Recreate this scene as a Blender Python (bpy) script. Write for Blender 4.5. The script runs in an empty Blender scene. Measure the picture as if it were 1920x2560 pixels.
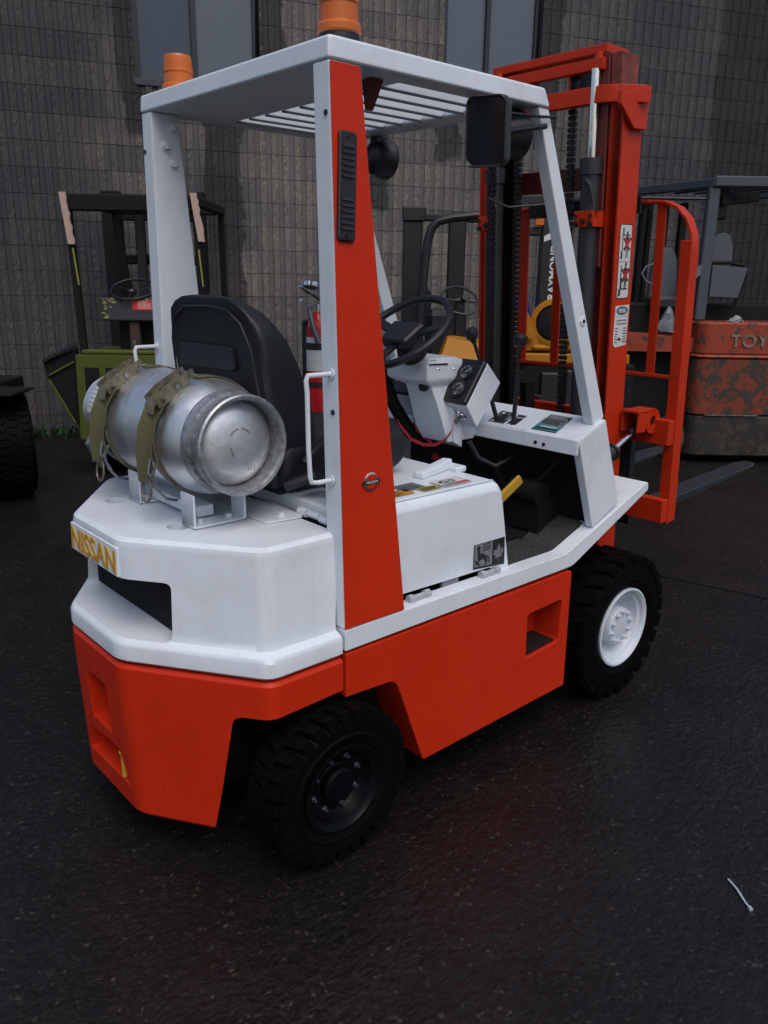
import bpy, bmesh, math, random
from math import radians as R, sin, cos, pi
from mathutils import Vector, Matrix
random.seed(7)
SC = bpy.context.scene
COL = SC.collection
# ------------------------------------------------------------------ camera
cd = bpy.data.cameras.new('camera'); cam = bpy.data.objects.new('camera', cd); COL.objects.link(cam)
YAW, PITCH, ROLL = 0.8413, -0.2863, 0.0143
d = Vector((cos(PITCH)*cos(YAW), cos(PITCH)*sin(YAW), sin(PITCH)))
r0 = Vector((sin(YAW), -cos(YAW), 0)); u0 = r0.cross(d)
rr = r0*cos(ROLL)+u0*sin(ROLL); uu = u0*cos(ROLL)-r0*sin(ROLL)
cam.matrix_world = Matrix(((rr.x, uu.x, -d.x, -1.635), (rr.y, uu.y, -d.y, -2.0324), (rr.z, uu.z, -d.z, 1.5647), (0, 0, 0, 1)))
cd.sensor_fit = 'VERTICAL'; cd.sensor_height = 32; cd.lens = 2016.6/2560*32
cd.clip_start = 0.05; cd.clip_end = 300
SC.camera = cam
# ------------------------------------------------------------------ world, sun, exposure
W = bpy.data.worlds.new('World'); SC.world = W; W.use_nodes = True
wn = W.node_tree; bg = wn.nodes['Background']
sky = wn.nodes.new('ShaderNodeTexSky'); sky.sky_type = 'NISHITA'; sky.sun_disc = False
SUN_AZ, SUN_EL = R(-112), R(58)          # direction towards the sun, world azimuth from +X
sky.sun_elevation = SUN_EL; sky.sun_rotation = pi/2 - SUN_AZ
sky.air_density = 1.0; sky.dust_density = 4.0; sky.ozone_density = 1.5
wn.links.new(sky.outputs[0], bg.inputs[0]); bg.inputs[1].default_value = 0.105
sl = bpy.data.lights.new('sun', 'SUN'); sl.energy = 0.85; sl.angle = R(45); sl.color = (1.0, 0.97, 0.93)
so = bpy.data.objects.new('sun', sl); COL.objects.link(so)
so.rotation_euler = Vector((-cos(SUN_EL)*cos(SUN_AZ), -cos(SUN_EL)*sin(SUN_AZ), -sin(SUN_EL))).to_track_quat('-Z', 'Y').to_euler()
so.location = (0, -4, 8)
vs = SC.view_settings; vs.view_transform = 'Standard'; vs.look = 'None'; vs.gamma = 1; vs.use_curve_mapping = False
vs.exposure = 0.35
SC.cycles.max_bounces = 8

# ------------------------------------------------------------------ materials
def newmat(name):
    m = bpy.data.materials.new(name); m.use_nodes = True
    nt = m.node_tree; return m, nt, nt.nodes['Principled BSDF']
def N(nt, t, **k):
    n = nt.nodes.new('ShaderNode'+t)
    for a, v in k.items():
        if a.startswith('i_'):
            key = a[2:]; key = int(key) if key.isdigit() else key
            n.inputs[key].default_value = v
        else: setattr(n, a, v)
    return n
def ramp(nt, src, stops):
    n = nt.nodes.new('ShaderNodeValToRGB'); e = n.color_ramp.elements
    e[0].position, e[0].color = stops[0][0], (*stops[0][1], 1); e[1].position, e[1].color = stops[-1][0], (*stops[-1][1], 1)
    for p, cc in stops[1:-1]:
        x = e.new(p); x.color = (*cc, 1)
    nt.links.new(src, n.inputs[0]); return n
def gray(v): return (v, v, v)
def coords(nt, obj=True):
    t = nt.nodes.new('ShaderNodeTexCoord'); return t.outputs['Object']
def worldpos(nt):
    g = nt.nodes.new('ShaderNodeNewGeometry'); return g.outputs['Position']
def paint(name, col, rough=0.32, drops=1.0, dirt=0.25, dirtcol=(0.12, 0.10, 0.09), orange=0.4, coat=0.0, chips=0, chipcol=(0.05, 0.04, 0.04), metal=0.0, var=0.06, spec=0.5, scr=0.0):
    m, nt, b = newmat(name); L = nt.links.new; P = worldpos(nt)
    n1 = N(nt, 'TexNoise', i_Scale=2.3, i_Detail=6, i_Roughness=0.65); L(P, n1.inputs['Vector'])
    c1 = ramp(nt, n1.outputs[0], [(0.3, tuple(x*(1-var) for x in col)), (0.7, tuple(min(1, x*(1+var)) for x in col))])
    n2 = N(nt, 'TexNoise', i_Scale=55, i_Detail=5, i_Roughness=0.7); L(P, n2.inputs['Vector'])
    r2 = ramp(nt, n2.outputs[0], [(0.70, gray(0)), (0.78, gray(dirt))])
    mx = N(nt, 'Mix', data_type='RGBA'); L(r2.outputs[0], mx.inputs[0]); L(c1.outputs[0], mx.inputs[6]); mx.inputs[7].default_value = (*dirtcol, 1)
    out = mx.outputs[2]
    if chips:
        n3 = N(nt, 'TexNoise', i_Scale=9, i_Detail=10, i_Roughness=0.75); L(P, n3.inputs['Vector'])
        r3 = ramp(nt, n3.outputs[0], [(0.5-chips*0.1+0.04, gray(0)), (0.5-chips*0.1+0.08, gray(1))])
        m3 = N(nt, 'Mix', data_type='RGBA'); L(r3.outputs[0], m3.inputs[0]); L(out, m3.inputs[6]); m3.inputs[7].default_value = (*chipcol, 1); out = m3.outputs[2]
    if scr:
        stv = N(nt, 'Mapping'); stv.inputs['Scale'].default_value = (26, 26, 1.2); L(P, stv.inputs[0]); sn = N(nt, 'TexNoise', i_Scale=1.5, i_Detail=4, i_Roughness=0.6); L(stv.outputs[0], sn.inputs['Vector'])
        sr = ramp(nt, sn.outputs[0], [(0.60, gray(1)), (0.80, (0.72, 0.69, 0.66))]); sm = N(nt, 'Mix', data_type='RGBA', blend_type='MULTIPLY', i_0=min(1.0, scr*1.6)); L(out, sm.inputs[6]); L(sr.outputs[0], sm.inputs[7]); out = sm.outputs[2]
        for ro, sc_ in ((0.35, (2, 60, 60)), (1.3, (60, 3, 60))):
            mpp = N(nt, 'Mapping'); mpp.inputs['Rotation'].default_value = (0.2, ro, ro*0.7); mpp.inputs['Scale'].default_value = sc_; L(P, mpp.inputs[0])
            ns = N(nt, 'TexNoise', i_Scale=1.6, i_Detail=3, i_Roughness=0.5); L(mpp.outputs[0], ns.inputs['Vector'])
            rs_ = ramp(nt, ns.outputs[0], [(0.73, gray(0)), (0.76, gray(scr))])
            ms = N(nt, 'Mix', data_type='RGBA'); L(rs_.outputs[0], ms.inputs[0]); L(out, ms.inputs[6]); ms.inputs[7].default_value = (*[x*0.45+0.01 for x in col], 1); out = ms.outputs[2]
        n6 = N(nt, 'TexNoise', i_Scale=5.5, i_Detail=7, i_Roughness=0.7, i_Distortion=0.4); L(P, n6.inputs['Vector'])
        r6 = ramp(nt, n6.outputs[0], [(0.50, gray(1)), (0.75, (0.88, 0.87, 0.86))])
        m6 = N(nt, 'Mix', data_type='RGBA', blend_type='MULTIPLY', i_0=1.0); L(out, m6.inputs[6]); L(r6.outputs[0], m6.inputs[7]); out = m6.outputs[2]
    b.inputs['Specular IOR Level'].default_value = spec
    L(out, b.inputs['Base Color'])
    rn = ramp(nt, n1.outputs[0], [(0.3, gray(rough*0.8)), (0.7, gray(rough*1.25))]); L(rn.outputs[0], b.inputs['Roughness'])
    b.inputs['Metallic'].default_value = metal; b.inputs['Coat Weight'].default_value = coat; b.inputs['Coat Roughness'].default_value = 0.15
    # orange peel + rain drops
    op = N(nt, 'TexNoise', i_Scale=160, i_Detail=2); L(P, op.inputs['Vector'])
    bp = N(nt, 'Bump', i_Strength=0.12*orange, i_Distance=0.002); L(op.outputs[0], bp.inputs['Height'])
    dn = N(nt, 'TexNoise', i_Scale=6, i_Detail=2, i_Roughness=0.4); L(P, dn.inputs['Vector']); bd = N(nt, 'Bump', i_Strength=0.35, i_Distance=0.010); L(dn.outputs[0], bd.inputs['Height']); L(bp.outputs[0], bd.inputs['Normal']); bp = bd
    if drops:
        v = N(nt, 'TexVoronoi', i_Scale=170, i_Randomness=1.0); L(P, v.inputs['Vector'])
        rd = ramp(nt, v.outputs['Distance'], [(0.0, gray(1)), (0.30, gray(0))])
        sep = N(nt, 'SeparateColor'); L(v.outputs['Color'], sep.inputs[0])
        gt = N(nt, 'Math', operation='GREATER_THAN', i_1=0.72); L(sep.outputs[0], gt.inputs[0])
        ml = N(nt, 'Math', operation='MULTIPLY'); L(rd.outputs[0], ml.inputs[0]); L(gt.outputs[0], ml.inputs[1])
        b2 = N(nt, 'Bump', i_Strength=0.40*drops, i_Distance=0.002); L(ml.outputs[0], b2.inputs['Height']); L(bp.outputs[0], b2.inputs['Normal']); bp = b2
    L(bp.outputs[0], b.inputs['Normal'])
    return m
def simple(name, col, rough=0.5, metal=0.0, bump=0.0, bscale=60, emit=None, var=0.1, trans=0, alpha=1, spec=None):
    m, nt, b = newmat(name); L = nt.links.new; P = worldpos(nt)
    n = N(nt, 'TexNoise', i_Scale=bscale, i_Detail=6, i_Roughness=0.6); L(P, n.inputs['Vector'])
    cr = ramp(nt, n.outputs[0], [(0.3, tuple(x*(1-var) for x in col)), (0.7, tuple(min(1, x*(1+var)) for x in col))])
    L(cr.outputs[0], b.inputs['Base Color']); b.inputs['Metallic'].default_value = metal
    r3 = ramp(nt, n.outputs[0], [(0.25, gray(rough*0.8)), (0.75, gray(min(1, rough*1.2)))]); L(r3.outputs[0], b.inputs['Roughness'])
    if bump:
        bb = N(nt, 'Bump', i_Strength=bump, i_Distance=0.003); L(n.outputs[0], bb.inputs['Height']); L(bb.outputs[0], b.inputs['Normal'])
    if trans: b.inputs['Transmission Weight'].default_value = trans
    if spec is not None: b.inputs['Specular IOR Level'].default_value = spec
    return m
WHITE = paint('white_paint', (0.63, 0.685, 0.745), 0.34, dirt=0.45, coat=0.0, scr=0.25)
WHITE2 = paint('white_paint_thin', (0.62, 0.67, 0.73), 0.36, drops=0.6, dirt=0.7, coat=0.0, scr=0.35)
RED = paint('red_paint', (0.49, 0.023, 0.0045), 0.42, dirt=0.25, dirtcol=(0.10, 0.01, 0.006), spec=0.22, scr=0.3)
REDM = paint('red_mast_paint', (0.45, 0.028, 0.006), 0.42, drops=0.3, dirt=0.4, dirtcol=(0.06, 0.015, 0.01), spec=0.22, scr=0.5)
REDD = paint('dark_red_paint', (0.10, 0.010, 0.008), 0.5, drops=0, dirt=0.8, dirtcol=(0.02, 0.015, 0.015))
BLACKP = simple('black_painted_steel', (0.007, 0.007, 0.009), 0.45, bump=0.2)
CHASSIS = simple('grimy_black_chassis', (0.005, 0.0045, 0.0055), 0.7, bump=0.5, spec=0.25)
PLASTIC = simple('black_plastic', (0.009, 0.009, 0.012), 0.42, bump=0.15, bscale=300)
VINYL = simple('black_vinyl', (0.007, 0.008, 0.013), 0.5, bump=0.25, bscale=500)
RUBBER = simple('black_rubber', (0.0028, 0.0028, 0.0036), 0.55, bump=0.5, bscale=120, spec=0.05)
RIMBLACK = simple('black_rim', (0.0025, 0.003, 0.004), 0.35, bump=0.1, spec=0.09)
RIMWHITE = paint('white_rim_paint', (0.52, 0.57, 0.63), 0.35, drops=0.3, dirt=0.8, dirtcol=(0.15, 0.14, 0.13))
CHROME = simple('chrome', (0.75, 0.77, 0.80), 0.10, metal=1)
STEEL = simple('worn_steel', (0.22, 0.23, 0.25), 0.38, metal=0.9, bump=0.3)
FORK = simple('wet_dark_fork_steel', (0.045, 0.05, 0.06), 0.30, metal=0.5, bump=0.5, bscale=40)
CYL = simple('dark_cylinder_paint', (0.022, 0.024, 0.028), 0.4, bump=0.3)
YELLOW = simple('yellow_letter_paint', (0.50, 0.28, 0.035), 0.5, spec=0.2)
MUSTARD = paint('mustard_paint', (0.33, 0.135, 0.008), 0.5, spec=0.2, drops=0.3, dirt=0.8, dirtcol=(0.03, 0.02, 0.01))
OLIVE = simple('olive_webbing', (0.10, 0.094, 0.042), 0.85, bump=0.8, bscale=900)
OLIVED = simple('olive_drab_buckle', (0.15, 0.135, 0.095), 0.45, metal=0.4, bump=0.4, var=0.4)
GLASSBLK = simple('dark_gauge_glass', (0.02, 0.022, 0.026), 0.12)
PRINTW = simple('printed_white', (0.55, 0.56, 0.56), 0.5)
PRINTK = simple('printed_black', (0.012, 0.012, 0.014), 0.5)
PRINTR = simple('printed_red', (0.45, 0.02, 0.02), 0.5)
PRINTG = simple('printed_grey', (0.16, 0.17, 0.18), 0.5, bump=0.2, var=0.4, bscale=200)
PRINTY = simple('printed_yellow', (0.40, 0.33, 0.04), 0.5, var=0.4, bscale=200)
PRINTO = simple('printed_orange', (0.42, 0.20, 0.02), 0.5, var=0.4, bscale=200)
PRINTT = simple('printed_teal', (0.03, 0.22, 0.25), 0.5, var=0.4, bscale=200)
PRINTB = simple('printed_blue', (0.03, 0.09, 0.16), 0.5)
MIRROR = simple('mirror_glass', (0.07, 0.075, 0.085), 0.10, metal=1, bump=0.06, bscale=400)
WOODPAD = simple('bare_primer_wood', (0.42, 0.30, 0.24), 0.8, bump=0.5)
BLUE = simple('blue_tarpaulin', (0.01, 0.04, 0.35), 0.4, bump=0.3, bscale=20)
LEAD = simple('red_lanyard', (0.40, 0.02, 0.03), 0.6)
SEATGREY = simple('grey_worn_vinyl', (0.06, 0.07, 0.085), 0.5, bump=0.3)
BLUEGREY = paint('blue_grey_steel', (0.045, 0.058, 0.075), 0.4, drops=0.4, dirt=0.5, dirtcol=(0.02, 0.02, 0.02))
POLY = simple('clear_plastic_wrap', (0.12, 0.13, 0.145), 0.2, bump=1.0, bscale=30)
TIE = simple('white_nylon_tie', (0.30, 0.36, 0.44), 0.4)

def amber():
    m, nt, b = newmat('amber_lens'); L = nt.links.new
    b.inputs['Base Color'].default_value = (0.52, 0.115, 0.006, 1); b.inputs['Roughness'].default_value = 0.22
    b.inputs['Subsurface Weight'].default_value = 0.25; b.inputs['Subsurface Radius'].default_value = (0.03, 0.008, 0.002)
    P = worldpos(nt); mpp = N(nt, 'Mapping'); mpp.inputs['Scale'].default_value = (1, 1, 0.1); L(P, mpp.inputs[0]); w = N(nt, 'TexNoise', i_Scale=260, i_Detail=1); L(mpp.outputs[0], w.inputs['Vector'])
    bb = N(nt, 'Bump', i_Strength=0.5, i_Distance=0.002); L(w.outputs[0], bb.inputs['Height']); L(bb.outputs[0], b.inputs['Normal'])
    return m
AMBER = amber()
def alu():
    m, nt, b = newmat('brushed_aluminium'); L = nt.links.new; P = worldpos(nt)
    b.inputs['Metallic'].default_value = 0.9
    n = N(nt, 'TexNoise', i_Scale=9, i_Detail=9, i_Roughness=0.7); L(P, n.inputs['Vector'])
    cr = ramp(nt, n.outputs[0], [(0.25, (0.58, 0.60, 0.63)), (0.5, (0.70, 0.72, 0.75)), (0.75, (0.80, 0.82, 0.85))])
    n2 = N(nt, 'TexNoise', i_Scale=45, i_Detail=8, i_Roughness=0.8); L(P, n2.inputs['Vector'])
    r2 = ramp(nt, n2.outputs[0], [(0.62, gray(0)), (0.70, gray(0.5))])
    mx = N(nt, 'Mix', data_type='RGBA'); L(r2.outputs[0], mx.inputs[0]); L(cr.outputs[0], mx.inputs[6]); mx.inputs[7].default_value = (0.16, 0.16, 0.17, 1)
    L(mx.outputs[2], b.inputs['Base Color'])
    rr_ = ramp(nt, n.outputs[0], [(0.3, gray(0.26)), (0.7, gray(0.46))]); L(rr_.outputs[0], b.inputs['Roughness'])
    sc = N(nt, 'Mapping'); sc.inputs['Scale'].default_value = (1, 14, 1); L(P, sc.inputs[0])
    n3 = N(nt, 'TexNoise', i_Scale=40, i_Detail=6); L(sc.outputs[0], n3.inputs['Vector'])
    bb = N(nt, 'Bump', i_Strength=0.25, i_Distance=0.002); L(n3.outputs[0], bb.inputs['Height'])
    b2 = N(nt, 'Bump', i_Strength=0.3, i_Distance=0.004); L(n2.outputs[0], b2.inputs['Height']); L(bb.outputs[0], b2.inputs['Normal'])
    dn = N(nt, 'TexNoise', i_Scale=11, i_Detail=2); L(P, dn.inputs['Vector']); b3 = N(nt, 'Bump', i_Strength=0.5, i_Distance=0.008); L(dn.outputs[0], b3.inputs['Height']); L(b2.outputs[0], b3.inputs['Normal'])
    L(b3.outputs[0], b.inputs['Normal']); return m
ALU = alu()
ALUW = simple('weathered_grey_collar', (0.36, 0.37, 0.39), 0.45, metal=0.85, bump=0.5, bscale=60, var=0.3)
def asphalt():
    m, nt, b = newmat('wet_asphalt'); L = nt.links.new; P = worldpos(nt)
    big = N(nt, 'TexNoise', i_Scale=0.45, i_Detail=6, i_Roughness=0.6); L(P, big.inputs['Vector'])
    mid = N(nt, 'TexNoise', i_Scale=3.5, i_Detail=7, i_Roughness=0.7); L(P, mid.inputs['Vector'])
    agg = N(nt, 'TexVoronoi', i_Scale=115); L(P, agg.inputs['Vector'])
    sep = N(nt, 'SeparateColor'); L(agg.outputs['Color'], sep.inputs[0])
    cr = ramp(nt, sep.outputs[0], [(0.0, (0.0052, 0.0043, 0.0040)), (0.6, (0.0078, 0.0064, 0.0060)), (0.92, (0.0112, 0.0092, 0.0084)), (0.98, (0.017, 0.014, 0.012)), (1.0, (0.042, 0.035, 0.029))])
    mr = ramp(nt, mid.outputs[0], [(0.3, gray(0.6)), (0.7, gray(1.35))])
    mm = N(nt, 'Mix', data_type='RGBA', blend_type='MULTIPLY', i_0=1.0); L(cr.outputs[0], mm.inputs[6]); L(mr.outputs[0], mm.inputs[7])
    L(mm.outputs[2], b.inputs['Base Color'])
    wet = N(nt, 'Math', operation='MULTIPLY_ADD', i_1=0.35); L(mid.outputs[0], wet.inputs[0]); L(big.outputs[0], wet.inputs[2])
    rg = ramp(nt, wet.outputs[0], [(0.52, gray(0.55)), (0.74, gray(0.34))]); L(rg.outputs[0], b.inputs['Roughness'])
    sg = ramp(nt, wet.outputs[0], [(0.50, gray(0.10)), (0.72, gray(0.34))]); L(sg.outputs[0], b.inputs['Specular IOR Level'])
    h1 = ramp(nt, agg.outputs['Distance'], [(0.0, gray(1)), (0.55, gray(0))])
    st = ramp(nt, wet.outputs[0], [(0.52, gray(0.34)), (0.72, gray(0.08))])
    bp = N(nt, 'Bump', i_Distance=0.005); L(h1.outputs[0], bp.inputs['Height']); L(st.outputs[0], bp.inputs['Strength'])
    mp = N(nt, 'Mapping'); mp.inputs['Rotation'].default_value = (0, 0, R(-42)); mp.inputs['Scale'].default_value = (1, 1.7, 1); L(P, mp.inputs[0])
    rip = N(nt, 'TexNoise', i_Scale=24, i_Detail=4, i_Roughness=0.5, i_Distortion=0.5); L(mp.outputs[0], rip.inputs['Vector'])
    bp2 = N(nt, 'Bump', i_Strength=0.36, i_Distance=0.020); L(rip.outputs[0], bp2.inputs['Height']); L(bp.outputs[0], bp2.inputs['Normal'])
    L(bp2.outputs[0], b.inputs['Normal']); return m
ASPHALT = asphalt()
# wall frame: u along the wall, w out of the wall
WAZ = R(-22.12); WB = Vector((1.12, 6.06, 0)); WT = Vector((cos(WAZ), sin(WAZ), 0)); WNRM = Vector((sin(WAZ), -cos(WAZ), 0))
def blockmat(name, base, joint=False):
    m, nt, b = newmat(name); L = nt.links.new; P = worldpos(nt)
    mp = N(nt, 'Mapping', vector_type='TEXTURE'); mp.inputs['Location'].default_value = WB; mp.inputs['Rotation'].default_value = (0, 0, WAZ); L(P, mp.inputs[0])
    Q = mp.outputs[0]; sx = N(nt, 'SeparateXYZ'); L(Q, sx.inputs[0])
    oi = N(nt, 'ObjectInfo')
    n1 = N(nt, 'TexNoise', i_Scale=62, i_Detail=6, i_Roughness=0.8); L(P, n1.inputs['Vector'])
    cr = ramp(nt, n1.outputs[0], [(0.34, tuple(x*(0.40 if not joint else 0.85) for x in base)), (0.5, base), (0.62, tuple(x*(1.5 if not joint else 1.1) for x in base)), (0.72, tuple(x*(2.4 if not joint else 1.25) for x in base))])
    rv = ramp(nt, oi.outputs['Random'], [(0, (0.74, 0.75, 0.79)), (0.5, (1, 1, 1)), (1, (1.22, 1.15, 1.08))])
    m1 = N(nt, 'Mix', data_type='RGBA', blend_type='MULTIPLY', i_0=1.0); L(cr.outputs[0], m1.inputs[6]); L(rv.outputs[0], m1.inputs[7])
    # damp streaks running down the wall
    def band(c0, c1, zlo, zhi, ns):
        nn = N(nt, 'TexNoise', i_Scale=ns, i_Detail=4, i_Roughness=0.6); L(Q, nn.inputs['Vector'])
        off = N(nt, 'Math', operation='MULTIPLY_ADD', i_1=0.34, i_2=-0.17); L(nn.outputs[0], off.inputs[0])
        xx = N(nt, 'Math', operation='ADD'); L(sx.outputs[0], xx.inputs[0]); L(off.outputs[0], xx.inputs[1])
        a = N(nt, 'Math', operation='SUBTRACT', i_1=(c0+c1)/2); L(xx.outputs[0], a.inputs[0])
        ab = N(nt, 'Math', operation='ABSOLUTE'); L(a.outputs[0], ab.inputs[0])
        lt = N(nt, 'MapRange', i_1=(c1-c0)/2-0.008, i_2=(c1-c0)/2+0.008, i_3=1.0, i_4=0.0); L(ab.outputs[0], lt.inputs[0])
        z0 = N(nt, 'MapRange', i_1=zlo-0.03, i_2=zlo+0.03); zz = N(nt, 'Math', operation='ADD'); L(sx.outputs[2], zz.inputs[0]); L(off.outputs[0], zz.inputs[1]); L(zz.outputs[0], z0.inputs[0])
        z1 = N(nt, 'Math', operation='LESS_THAN', i_1=zhi); L(sx.outputs[2], z1.inputs[0])
        p = N(nt, 'Math', operation='MULTIPLY'); L(lt.outputs[0], p.inputs[0]); L(z0.outputs[0], p.inputs[1])
        q = N(nt, 'Math', operation='MULTIPLY'); L(p.outputs[0], q.inputs[0]); L(z1.outputs[0], q.inputs[1]); return q.outputs[0]
    acc = None
    for bnd in [(1.62, 2.02, 1.0, 3.3, 2.2), (0.93, 1.09, 2.75, 4.8, 1.6), (2.2, 2.45, 3.35, 5, 2.6), (4.05, 4.35, 2.75, 3.4, 3.0), (3.35, 3.55, 2.2, 3.3, 3.1), (5.2, 5.5, 2.9, 5, 2.0), (7.6, 9.5, 1.0, 5, 1.5), (3.05, 3.15, 2.2, 2.9, 2.0)]:
        o = band(*bnd)
        if acc is None: acc = o
        else:
            mxm = N(nt, 'Math', operation='MAXIMUM'); L(acc, mxm.inputs[0]); L(o, mxm.inputs[1]); acc = mxm.outputs[0]
    m2 = N(nt, 'Mix', data_type='RGBA', blend_type='MULTIPLY'); L(acc, m2.inputs[0]); L(m1.outputs[2], m2.inputs[6]); m2.inputs[7].default_value = (0.27, 0.265, 0.30, 1)
    # broad dampness and reddish run-off
    n4 = N(nt, 'TexNoise', i_Scale=0.9, i_Detail=5, i_Roughness=0.6); L(P, n4.inputs['Vector'])
    r4 = ramp(nt, n4.outputs[0], [(0.35, (0.72, 0.75, 0.8)), (0.65, (1.15, 1.1, 1.04))])
    m4 = N(nt, 'Mix', data_type='RGBA', blend_type='MULTIPLY', i_0=1.0); L(m2.outputs[2], m4.inputs[6]); L(r4.outputs[0], m4.inputs[7])
    # darker, bluer tone towards both ends of the wall, lighter in the middle
    un = N(nt, 'Math', operation='MULTIPLY_ADD', i_1=2.2); L(n4.outputs[0], un.inputs[0]); L(sx.outputs[0], un.inputs[2])
    dr = N(nt, 'MapRange', i_1=1.6, i_2=3.0, i_3=0.0, i_4=1.0); L(un.outputs[0], dr.inputs[0])
    dl = N(nt, 'MapRange', i_1=5.6, i_2=7.6, i_3=1.0, i_4=0.0); L(un.outputs[0], dl.inputs[0])
    dm = N(nt, 'Math', operation='MULTIPLY'); L(dr.outputs[0], dm.inputs[0]); L(dl.outputs[0], dm.inputs[1])
    dc = ramp(nt, dm.outputs[0], [(0, (0.50, 0.51, 0.55)), (1, (1.32, 1.27, 1.22))])
    m5 = N(nt, 'Mix', data_type='RGBA', blend_type='MULTIPLY', i_0=1.0); L(m4.outputs[2], m5.inputs[6]); L(dc.outputs[0], m5.inputs[7])
    L(m5.outputs[2], b.inputs['Base Color'])
    b.inputs['Roughness'].default_value = 0.75
    n5 = N(nt, 'TexNoise', i_Scale=95, i_Detail=6, i_Roughness=0.7); L(P, n5.inputs['Vector'])
    bb = N(nt, 'Bump', i_Strength=0.9, i_Distance=0.012 if not joint else 0.004); L(n5.outputs[0], bb.inputs['Height']); L(bb.outputs[0], b.inputs['Normal'])
    return m
SPLIT = blockmat('split_face_concrete', (0.104, 0.099, 0.095))
GROOVE = blockmat('fluted_concrete_groove', (0.072, 0.072, 0.079), True)
MORTAR = simple('dark_mortar', (0.030, 0.029, 0.030), 0.9, bump=0.5)
WINFRAME = simple('dark_window_frame', (0.010, 0.013, 0.020), 0.35)
def winglass():
    m, nt, b = newmat('window_glass'); L = nt.links.new
    b.inputs['Base Color'].default_value = (0.045, 0.060, 0.085, 1); b.inputs['Roughness'].default_value = 0.25; b.inputs['Metallic'].default_value = 0.0
    b.inputs['IOR'].default_value = 1.45
    return m
PANE = winglass()
PANEB = simple('window_blind_behind_glass', (0.085, 0.105, 0.135), 0.3, var=0.03)
RUSTRED = paint('faded_orange_red_paint', (0.24, 0.030, 0.008), 0.55, drops=0.2, dirt=0.9, dirtcol=(0.02, 0.015, 0.012), chips=0.1, chipcol=(0.035, 0.025, 0.018))
RUSTBRN = paint('worn_brown_counterweight', (0.17, 0.026, 0.008), 0.6, drops=0, dirt=0.9, dirtcol=(0.02, 0.015, 0.012), chips=0.55, chipcol=(0.030, 0.024, 0.018))
GRIMEG = paint('grimy_grey_skirt', (0.014, 0.012, 0.010), 0.6, drops=0, dirt=0.6, chips=0.4, chipcol=(0.04, 0.03, 0.022))
LIME = paint('lime_green_paint', (0.062, 0.080, 0.014), 0.55, scr=0.6, spec=0.2, drops=0.2, dirt=0.9, dirtcol=(0.02, 0.02, 0.01), chips=0.0)
CHIPPED = paint('chipped_grey_over_yellow', (0.035, 0.038, 0.046), 0.5, drops=0, dirt=0.3)

# ------------------------------------------------------------------ mesh helpers
OFF = {}
def tag(o, label=None, cat=None, group=None, kind=None):
    if label: o['label'] = label
    if cat: o['category'] = cat
    if group: o['group'] = group
    if kind: o['kind'] = kind
    return o
def thing(name, label, cat, loc=(0, 0, 0), rz=0, group=None, local=False):
    o = bpy.data.objects.new(name, None); COL.objects.link(o); o.location = loc; o.rotation_euler = (0, 0, rz)
    o.empty_display_size = 0.1
    OFF[o.name] = Vector((0, 0, 0)) if local else Vector(loc)
    return tag(o, label, cat, group)
def part(name, parent):
    o = bpy.data.objects.new(name, None); COL.objects.link(o); o.parent = parent; OFF[o.name] = OFF[parent.name]; o.empty_display_size = 0.05
    return o
def finish(bm, bevel=0, seg=2, ang=35, smooth=True):
    bmesh.ops.remove_doubles(bm, verts=bm.verts, dist=1e-6)
    bmesh.ops.recalc_face_normals(bm, faces=bm.faces)
    if bevel:
        es = [e for e in bm.edges if len(e.link_faces) == 2 and e.calc_face_angle(0) > R(ang)]
        if es: bmesh.ops.bevel(bm, geom=es, offset=bevel, segments=seg, profile=0.5, affect='EDGES', clamp_overlap=True)
    for f in bm.faces: f.smooth = smooth
    for e in bm.edges:
        if len(e.link_faces) == 2 and e.calc_face_angle(0) > R(32): e.smooth = False
def wnorm(o):
    w = o.modifiers.new('normals', 'WEIGHTED_NORMAL'); w.keep_sharp = True; w.weight = 60
def obj(name, bm, m, parent=None, bevel=0, seg=2, loc=None, label=None, ang=35):
    finish(bm, bevel, seg, ang)
    off = Vector((0, 0, 0))
    if parent is not None: off = OFF.get(parent.name, Vector((0, 0, 0)))
    if loc is not None: off = Vector(loc)
    if off.length: bmesh.ops.translate(bm, verts=bm.verts, vec=-off)
    me = bpy.data.meshes.new(name); bm.to_mesh(me); bm.free()
    for mm in (m if isinstance(m, (list, tuple)) else [m]): me.materials.append(mm)
    o = bpy.data.objects.new(name, me); COL.objects.link(o)
    if parent is not None: o.parent = parent; OFF[o.name] = OFF.get(parent.name, off)
    elif loc is not None: o.location = loc
    if label: o['label'] = label
    wnorm(o)
    return o
def BM(): return bmesh.new()
def faces(bm, vs, fs, mi=0):
    v = [bm.verts.new(p) for p in vs]
    for f in fs:
        try: bm.faces.new([v[i] for i in f]).material_index = mi
        except ValueError: pass
    return v
def hexa(bm, p, mi=0):  # p: 8 points, bottom quad then top quad
    faces(bm, p, [(0, 3, 2, 1), (4, 5, 6, 7), (0, 1, 5, 4), (1, 2, 6, 5), (2, 3, 7, 6), (3, 0, 4, 7)], mi); return bm
def box(bm, x0, x1, y0, y1, z0, z1, mi=0):
    return hexa(bm, [(x0, y0, z0), (x1, y0, z0), (x1, y1, z0), (x0, y1, z0), (x0, y0, z1), (x1, y0, z1), (x1, y1, z1), (x0, y1, z1)], mi)
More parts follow.
